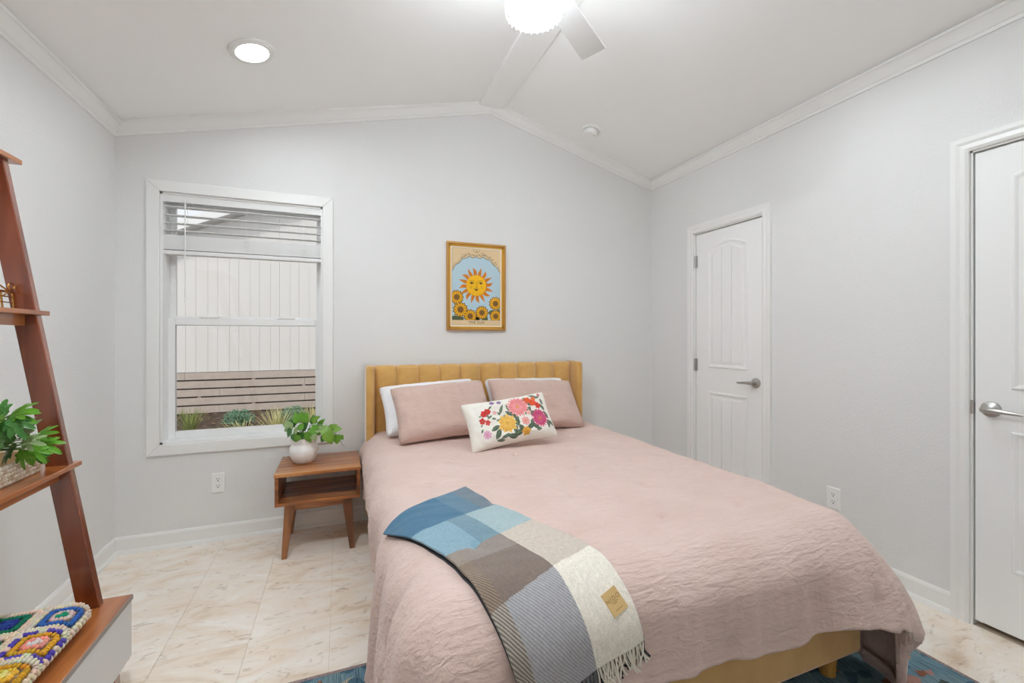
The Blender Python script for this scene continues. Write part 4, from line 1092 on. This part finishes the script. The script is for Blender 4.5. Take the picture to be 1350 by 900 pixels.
# ------------------------------------------------------------------ framed print
def art():
    p0, p1 = onY(587.5, 436.3, YB), onY(665.5, 324.0, YB)
    x0, x1, z0, z1 = p0.x + .004, p1.x - .0, 1.276, 1.918; d = .024; f = .016
    A = thing('framed_print', 'gold-framed tarot style print of a smiling sun over sunflowers', 'picture', ((x0 + x1) / 2, YB, z0))
    for a in ([(x0, z0), (x1, z0), (x1 - f, z0 + f), (x0 + f, z0 + f)], [(x0, z1), (x1, z1), (x1 - f, z1 - f), (x0 + f, z1 - f)], [(x0, z0), (x0 + f, z0 + f), (x0 + f, z1 - f), (x0, z1)], [(x1, z0), (x1 - f, z0 + f), (x1 - f, z1 - f), (x1, z1)]):
        MB().prism([(x, YB - .001, z) for x, z in a], (0, -d, 0)).build('frame_rail', M['frame'], A, bevel=.002)
    g = .012; ib = MB()
    a0, a1, b0, b1 = x0 + f, x1 - f, z0 + f, z1 - f
    ib.box(a0, a1, YB - .014, YB - .002, b0, b0 + g); ib.box(a0, a1, YB - .014, YB - .002, b1 - g, b1); ib.box(a0, a0 + g, YB - .014, YB - .002, b0, b1); ib.box(a1 - g, a1, YB - .014, YB - .002, b0, b1)
    ib.build('inner_fillet', M['framein'], A)
    Y = YB - .006
    pr = MB().box(a0, a1, Y, YB - .002, b0, b1).build('paper', M['paper'], A)
    lay = [0]
    def flat(name, poly, m, lv):
        MB().prism([(x, Y + .0002, z) for x, z in poly], (0, -.0004 * lv - .0002, 0)).build(name, M[m], pr)
    W0, W1 = a0 + g + .014, a1 - g - .014; Z0, Z1 = b0 + g + .014, b1 - g - .014; cx = (W0 + W1) / 2; w_ = W1 - W0; h = Z1 - Z0
    flat('keyline', [(W0 - .002, Z0 - .002), (W1 + .002, Z0 - .002), (W1 + .002, Z1 + .002), (W0 - .002, Z1 + .002)], 'softink', 1)
    flat('sky', [(W0, Z0), (W1, Z0), (W1, Z1), (W0, Z1)], 'sky_print', 2)
    flat('title_band', [(W0, Z0), (W1, Z0), (W1, Z0 + .034), (W0, Z0 + .034)], 'banner', 3)
    MB().box(W0, W1, Y - .0018, Y, Z0 + .034, Z0 + .0355).build('keyline', M['softink'], pr)
    text_part('THE SUN', .027, Matrix.Translation((cx, Y - .0018, Z0 + .0165)) @ Matrix.Rotation(R(90), 4, 'X'), M['ink'], pr, 'lettering', 1.15)
    # scalloped curtain at the top
    edge = []
    for t in np.linspace(0, 1, 49):
        x = W0 + w_ * t; s_ = abs(2 * t - 1); z = Z1 - .052 - .014 * abs(math.sin(t * PI * 7 + PI / 2)) - .10 * max(0, s_ - .35) ** 1.5 / .65 ** 1.5; edge.append((x, z))
    n = len(edge)
    mb = MB(); mb.grid([[Vector((x, Y - .0016, Z1)) for x, z in edge], [Vector((x, Y - .0016, z)) for x, z in edge]]); mb.build('swag', M['banner'], pr)
    ik = MB()
    for off, r_ in ((0, .0016), (.016, .0009)):
        ik.tube([(x, Y - .0018, z + off * (1 + .5 * math.sin(i))) for i, (x, z) in enumerate(edge)], r_, 4)
    for k in range(22):
        i = random.randint(3, n - 4); x, z = edge[i]; a = random.uniform(0, PI); ik.tube([(x, Y - .0018, z + .012), (x + .012 * math.cos(a), Y - .0018, z + .016 + .012 * math.sin(a)), (x + .02 * math.cos(a + .5), Y - .0018, z + .016 + .016 * math.sin(a))], .0009, 4)
    ik.tube([(cx + .024 * math.cos(a), Y - .0018, Z1 - .002 + .022 * math.sin(a)) for a in np.linspace(PI, 2 * PI, 12)], .0012, 4)
    ik.tube([(cx - .008, Y - .0018, Z1 - .006), (cx + .008, Y - .0018, Z1 - .016)], .0009, 4); ik.tube([(cx + .008, Y - .0018, Z1 - .006), (cx - .008, Y - .0018, Z1 - .016)], .0009, 4)
    ik.build('ink_line', M['ink'], pr)
    # sun
    sx, sz, r_ = cx - .002, Z0 + h * .52, .076
    for k in range(16):
        a = 2 * PI * k / 16 + .1; L = .139 if k % 2 else .133
        c = lambda rr, da: (sx + rr * math.cos(a + da), sz + rr * math.sin(a + da))
        if k % 2: poly = [c(r_ - .004, -.17), c(r_ + .02, -.13), c(L, .0), c(r_ + .02, .13), c(r_ - .004, .17)]
        else: poly = [c(r_ - .004, -.16), c(r_ + .022, -.16), c(r_ + .035, -.10), c(L, .09), c(r_ + .028, .10), c(r_ - .004, .16)]
        flat('sun_ray', poly, 'ray_print', 4)
    flat('sun_rim', [(sx + .006 + r_ * 1.03 * math.cos(a), sz - .002 + r_ * 1.03 * math.sin(a)) for a in np.linspace(0, 2 * PI, 40, endpoint=False)], 'ray_print', 5)
    flat('sun_face', [(sx + r_ * math.cos(a), sz + r_ * math.sin(a)) for a in np.linspace(0, 2 * PI, 40, endpoint=False)], 'sunf', 6)
    yf = Y - .0032; fk = MB()
    def ln(pts, rr=.0011): fk.tube([(sx + a, yf, sz + b) for a, b in pts], rr, 4)
    for s_ in (-1, 1):
        ln([(s_ * .052, .030), (s_ * .036, .038), (s_ * .014, .030)]); ln([(s_ * .052, .016), (s_ * .036, .026), (s_ * .018, .016)], .0014); ln([(s_ * .052, .016), (s_ * .036, .010), (s_ * .018, .016)])
        fk.ell((sx + s_ * .035, yf, sz + .017), .007, .0006, .0065, 10, 6)
        ln([(s_ * .042 + .007 * math.cos(a), -.014 + .007 * math.sin(a)) for a in np.linspace(0, 2 * PI, 12)], .0007)
    ln([(.010, .028), (.004, .022), (.004, -.004), (.010, -.010), (.0, -.013), (-.009, -.010)]); ln([(-.022, -.026), (-.008, -.024), (0, -.027), (.008, -.024), (.022, -.026)], .0012)
    fk.prism([(sx - .013, yf, sz - .028), (sx + .013, yf, sz - .028), (sx, yf, sz - .042)], (0, -.0004, 0))
    fk.build('face_line', M['ink'], pr)
    # sunflowers
    zg = Z0 + .0355
    for lx, lz in ((.02, .012), (.06, .008), (w_ - .18, .012), (w_ - .12, .010), (w_ - .065, .055), (w_ - .01, .06), (w_ * .48, .008)):
        flat('print_leaf', [(min(W1, max(W0, W0 + lx + .026 * math.cos(a))), max(zg, zg + lz + .020 * math.sin(a))) for a in np.linspace(0, 2 * PI, 14, endpoint=False)], 'leafp', 3)
    for fx, fz, rr in ((.034, .165, .047), (.062, .075, .051), (.135, .028, .046), (.225, .055, .046), (w_ - .036, .125, .046), (w_ - .034, .030, .044)):
        X, Zc = W0 + fx, zg + fz
        def cl(p): return (min(W1, max(W0, p[0])), max(zg, p[1]))
        flat('flower_outline', [cl((X + rr * (1.06 + .10 * math.cos(a * 13)) * math.cos(a), Zc + rr * (1.06 + .10 * math.cos(a * 13)) * math.sin(a))) for a in np.linspace(0, 2 * PI, 78, endpoint=False)], 'heart', 5)  # wider brown print layer behind the petals
        flat('flower_petals', [cl((X + rr * (.90 + .12 * math.cos(a * 13)) * math.cos(a), Zc + rr * (.90 + .12 * math.cos(a * 13)) * math.sin(a))) for a in np.linspace(0, 2 * PI, 78, endpoint=False)], 'petal', 6)
        fl = MB()
        for k in range(13):
            a = 2 * PI * (k + .5) / 13; p, q = cl((X + rr * .42 * math.cos(a), Zc + rr * .42 * math.sin(a))), cl((X + rr * .86 * math.cos(a), Zc + rr * .86 * math.sin(a))); fl.tube([(p[0], Y - .003, p[1]), (q[0], Y - .003, q[1])], .0012, 4)
        fl.build('petal_line', M['heart'], pr)
        flat('flower_heart', [cl((X + rr * .45 * math.cos(a), Zc + rr * .45 * math.sin(a))) for a in np.linspace(0, 2 * PI, 20, endpoint=False)], 'heart', 8)
art()

# ------------------------------------------------------------------ ladder shelf and what stands on it
def ladder():
    ye, yn = 1.924, 1.25           # far and near ends
    xb = XL + .004
    Ld = thing('ladder_shelf', 'leaning brown wooden ladder shelf with white drawer base', 'shelf', (-.93, (ye + yn) / 2, 0))
    def xf(z): return -.749 - .164 * (z - .326)
    zt = .326
    # base drawer box
    X1 = -.682
    MB().box(xb + .014, X1, yn, ye, zt - .016, zt).build('base_top', M['walnut_y'], Ld, bevel=.002)
    MB().box(xb + .03, X1 - .004, yn + .004, ye - .004, zt - .214, zt - .016).build('drawer_case', M['greywhite'], Ld)
    MB().box(X1 - .004, X1 + .012 - .012, yn + .006, ye - .006, zt - .212, zt - .018).build('drawer_front', M['greywhite'], Ld, bevel=.002)
    MB().box(X1 - .002, X1 + .0015, yn, ye, zt - .0165, zt - .001).build('top_edge', mat('edge_grey', (150, 140, 132), .4), Ld)
    for x, sx in ((X1 - .05, 1), (xb + .06, -1)):
        for y, sy in ((ye - .05, 1), (yn + .05, -1)):
            v = [(x + sx * .014 + a * .014, y + sy * .012 + b * .014, 0) for a, b in ((-1, -1), (1, -1), (1, 1), (-1, 1))] + [(x + a * .022, y + b * .022, zt - .214) for a, b in ((-1, -1), (1, -1), (1, 1), (-1, 1))]
            MB().add(v, [(0, 3, 2, 1), (4, 5, 6, 7), (0, 1, 5, 4), (1, 2, 6, 5), (2, 3, 7, 6), (3, 0, 4, 7)]).build('leg', M['walnut_z'], Ld, recalc=True, bevel=.002)
    pw = .060; pt = .026
    for yc in (ye - .045, yn + .045):
        poly = [(xf(zt), zt), (xf(1.80), 1.80), (xf(1.80) - pw, 1.80), (xf(zt) - pw, zt)]
        MB().prism([(a, yc - pt / 2, b) for a, b in poly], (0, pt, 0)).build('post', M['walnut_z'], Ld, bevel=.003)
    for z in (1.300, .795):
        X = xf(z) + .006
        MB().box(xb + .001, X, yn, ye, z, z + .015).build('shelf_board', M['walnut_y'], Ld, bevel=.002)
        MB().box(X - .05, X - .034, yn + .058, ye - .058, z - .034, z).build('rail', M['walnut_y'], Ld)
    z = 1.795; MB().box(xb + .001, xf(z) + .012, yn - .01, ye + .012, z, z + .016).build('cap_board', M['walnut_y'], Ld, bevel=.002)
ladder()

def crochet():
    x0, x1, y0, y1, z0, z1 = -1.09, -.728, 1.27, 1.775, .326, .405
    rr = .036
    C_ = thing('crochet_blanket', 'folded granny-square crochet blanket in bright colours on the shelf base', 'blanket', ((x0 + x1) / 2, (y0 + y1) / 2, z0))
    b = MB(); b.box(x0 + .008, x1 - .008, y0 + .008, y1 - .008, z0 + .002, z1 - .009)
    b.build('folded_core', mat('cream_yarn_core', (212, 196, 174), .95, bump=(120, .5, .006)), C_, bevel=.034)
    for m in C_.children[-1].modifiers: m.segments = 6
    # surface map: flat coords (a towards +x over the front edge, b towards +y over the far edge)
    def smap(a, b):
        # a,b measured from flat-top inner corner
        ix, iy = x1 - rr, y1 - rr
        p = Vector((0, 0, z1 - rr)); n = Vector((0, 0, 1))
        da = max(0, a); db = max(0, b); g = math.hypot(da, db)
        if g == 0: return Vector((ix + a, iy + b, z1)), n
        dr = Vector((da / g, db / g, 0)); base = Vector((ix + min(a, 0), iy + min(b, 0), z1 - rr)); ph = g / rr
        if ph <= PI / 2: n = dr * math.sin(ph) + Vector((0, 0, math.cos(ph))); return base + n * rr, n
        return base + dr * rr + Vector((0, 0, -(g - rr * PI / 2))), dr
    sq = .124
    pal = {(0, 0): [(20, 150, 110), (216, 190, 180), (50, 104, 180), (224, 208, 186)], (0, 1): [(226, 214, 208), (236, 150, 138), (212, 158, 44), (92, 76, 176)], (0, 2): [(236, 220, 130), (228, 180, 60), (206, 152, 40), (222, 206, 184)],
           (1, 0): [(34, 70, 150), (40, 56, 140), (20, 120, 90), (222, 206, 184)], (1, 1): [(20, 150, 110), (226, 206, 190), (40, 130, 100), (220, 204, 182)], (1, 2): [(226, 150, 138), (92, 76, 176), (220, 190, 80), (222, 206, 184)],
           (2, 0): [(206, 80, 80), (228, 180, 60), (50, 104, 180), (222, 206, 184)], (2, 1): [(92, 76, 176), (226, 214, 208), (20, 150, 110), (222, 206, 184)], (2, 2): [(20, 150, 110), (236, 150, 138), (34, 70, 150), (222, 206, 184)], (0, 3): [(34, 70, 150), (226, 214, 208), (206, 80, 80), (222, 206, 184)]}
    mb = MB(); cream = (222, 206, 184)
    for gi in range(3):
        for gj in range(4):
            ca = -.002 - gi * sq; cb = -.050 - gj * sq
            cols = pal.get((gi, gj), pal[(1, 1)])
            puffs = [(0, 0, cols[0], 0)]
            step = .0175
            for ring in range(1, 4):
                d = ring * step; n = ring * 2
                for side in range(4):
                    for k in range(n):
                        t = -d + 2 * d * (k + .5) / n
                        u, v = ((t, -d), (d, t), (-t, d), (-d, -t))[side]; puffs.append((u, v, cols[ring] if ring < 3 or k % 3 else cream, side))
            for k in range(7):
                t = -.062 + sq * (k + .5) / 7
                for u, v, s_ in ((t, .062, 0), (.062, t, 1)): puffs.append((u, v, cream, s_))
            for k in range(4): puffs[0:0] = [(.008 * math.cos(k * PI / 2), .008 * math.sin(k * PI / 2), cols[0], k % 2)]
            for u, v, c, s_ in puffs:
                a, b_ = ca + u, cb + v
                if math.hypot(max(0, a), max(0, b_)) > rr * PI / 2 + .028: continue
                p, n = smap(a, b_)
                if p.y < y0 + .01 or p.x < x0 + .01: continue
                p = p + n * .001
                zq = n; xq = zq.orthogonal() if abs(zq.z) < .5 else Vector((1, 0, 0)); xq = (xq - zq * xq.dot(zq)).normalized(); yq = zq.cross(xq)
                rot = Matrix((xq, yq, zq)).transposed() @ Matrix.Rotation(random.uniform(-.3, .3) + (PI / 2 if s_ % 2 else 0), 3, 'Z')
                cc = lin(tuple(max(0, min(255, q * random.uniform(.94, 1.05))) for q in c))
                for off in (-.0042, .0042):
                    mb.ell(p + rot @ Vector((off, 0, 0)), .0052, .0086, .0062, 7, 5, rot, col=cc)
    o = mb.build('stitches', M['yarn'], C_, smooth=True, sharp=180, vcol=True); o['kind'] = 'stuff'
crochet()

def basket():
    zb = .81; cx, cy = -.985, 1.655; rx, ry = .118, .200   # long side along the wall
    B = thing('woven_basket', 'shallow oval woven seagrass basket on the middle shelf', 'basket', (cx, cy, zb))
    rows = 5; pitch = .0125; mb = MB()
    def rpath(a_, b_, n, off):
        c = .045; seg = [2 * (a_ - c), PI / 2 * c, 2 * (b_ - c), PI / 2 * c] * 2; tot = sum(seg); out = []
        for k in range(n):
            d = tot * (k + off) / n; q = 0
            while d > seg[q]: d -= seg[q]; q += 1
            cor = [(a_ - c, -b_ + c), (a_ - c, b_ - c), (-a_ + c, b_ - c), (-a_ + c, -b_ + c)]
            if q % 2 == 0:
                st = [(-a_ + c, -b_), (a_, -b_ + c), (a_ - c, b_), (-a_, b_ - c)][q // 2]; t = [(1, 0), (0, 1), (-1, 0), (0, -1)][q // 2]; out.append((st[0] + t[0] * d, st[1] + t[1] * d, t))
            else:
                g = -PI / 2 + PI / 2 * (q // 2) + d / c; o_ = cor[q // 2]; out.append((o_[0] + c * math.cos(g), o_[1] + c * math.sin(g), (-math.sin(g), math.cos(g))))
        return out
    for r_ in range(rows):
        z = zb + .007 + pitch * r_; f = .93 + .07 * (r_ / (rows - 1)); a_, b_ = rx * f, ry * f
        for ux, uy, tt in rpath(a_, b_, 92, .5 * (r_ % 2)):
            p = Vector((cx + ux, cy + uy, z)); t = Vector((tt[0], tt[1], 0)); zq = Vector((0, 0, 1)); xq = zq.cross(t); rot = Matrix((xq, t, zq)).transposed() @ Matrix.Rotation(R(25), 3, 'X')
            c = lin(random.choice([(226, 212, 194), (214, 196, 174), (236, 226, 212), (202, 180, 156)]))
            mb.ell(p, .0066, .0085, .0070, 7, 5, rot, col=c)
    o = mb.build('weave', M['basket'], B, smooth=True, sharp=180, vcol=True); o['kind'] = 'stuff'
    sh = MB(); P = []
    for f, z in ((.02, .006), (.90, .006), (.95, .06), (.98, .062)):
        P.append([(cx + ux, cy + uy, zb + z) for ux, uy, tt in rpath(max(.05, rx * f), max(.05, ry * f), 60, 0)])
    sh.grid(P, wrap=True); sh.build('liner', M['kraft'], B, smooth=True)
    # plant in a tan pot inside
    px, py, pz = -1.0, 1.59, zb + .008
    Pl = thing('houseplant', 'lobed green-leaf houseplant in a tan pot inside the woven basket', 'plant', (px, py, pz))
    MB().lathe([(0, pz), (.052, pz), (.066, pz + .085), (.068, pz + .088), (.062, pz + .088), (.058, pz + .075), (0, pz + .075)], px, py, 28).build('pot', M['kraft'], Pl, smooth=True, recalc=True)
    MB().lathe([(0, pz + .078), (.058, pz + .078)], px, py, 20).build('soil', M['soil'], Pl)
    LV_ = [(14, 548, 1.64, 28, .085, 'leafA'), (16, 546, 1.66, -4, .080, 'leafA'), (12, 552, 1.62, -35, .080, 'leafB'), (8, 547, 1.66, 150, .085, 'leafB'), (6, 552, 1.60, 200, .08, 'leafA'),
           (46, 577, 1.76, 30, .080, 'leafA'), (50, 583, 1.76, 350, .085, 'leafA'), (42, 584, 1.72, 300, .075, 'leafB'), (36, 576, 1.74, 120, .075, 'leafA'), (34, 586, 1.70, 230, .075, 'leafB'),
           (18, 582, 1.66, 170, .10, 'leafB'), (22, 588, 1.64, 215, .09, 'leafB'), (26, 578, 1.68, 60, .085, 'leafC'), (10, 575, 1.62, 130, .09, 'leafB'), (30, 592, 1.66, 275, .07, 'leafA'), (52, 588, 1.76, 280, .07, 'leafA'), (28, 583, 1.66, 10, .075, 'leafC'), (4, 590, 1.58, 200, .09, 'leafB'), (40, 590, 1.70, 330, .07, 'leafA')]
    st = MB(); root = Vector((px, py, pz + .07))
    for qx, qy, Y, an, s_, m in LV_:
        p = onY(qx, qy, Y); leaf(Pl, p, an, s_ * .74, 'lobed', m, face=.7, up=.65, twist=random.uniform(-.3, .3))
        st.tube([root + Vector((random.uniform(-.02, .02), random.uniform(-.02, .02), 0)), (root + p) / 2 + Vector((0, 0, .02)), p], [.0024, .002, .0016], 5)
    st.build('stems', M['stem'], Pl, smooth=True)
basket()

def ornament():
    z = 1.315; x, ya, yb = -1.005, 1.62, 1.86
    O = thing('wire_ornament', 'small brass wire ornament with a ring finial on the upper shelf', 'ornament', (x, (ya + yb) / 2, z))
    dx = .045; r_ = .0026
    lg = None
    for yy in (ya, (ya + yb) / 2 - .01, (ya + yb) / 2 + .07, yb):
        for sx in (-1, 1):
            MB().tube([(x + sx * dx, yy, z), (x + sx * dx * .9, yy, z + .055)], r_, 6).build('leg', M['brass'], O, smooth=True)
    ra = MB()
    for zz, rr in ((.022, .0018), (.04, .0022), (.055, .004)):
        for sx in (-1, 1): ra.tube([(x + sx * dx * (1 - .1 * zz / .055), ya - .015, z + zz), (x + sx * dx * (1 - .1 * zz / .055), yb + (.022 if zz == .04 else .004), z + zz)], rr, 6)
    ra.build('rail', M['brass'], O, smooth=True)
    MB().tube([(x + dx * .9, yb - .01, z + .055), (x + dx * .6, yb - .09, z + .10), (x + dx * .3, ya, z + .12)], .0022, 6).build('strut', M['brass'], O, smooth=True)
    MB().tube([(x + dx, yb - .05, z + .04), (x + dx, yb - .005, z + .062)], .0018, 6).build('strut', M['brass'], O)
    MB().tube([(x + dx, yb - .012 + .013 * math.cos(a), z + .072 + .010 * math.sin(a)) for a in np.linspace(0, 2 * PI, 20)], .0026, 7).build('ring', M['brass'], O, smooth=True)
ornament()
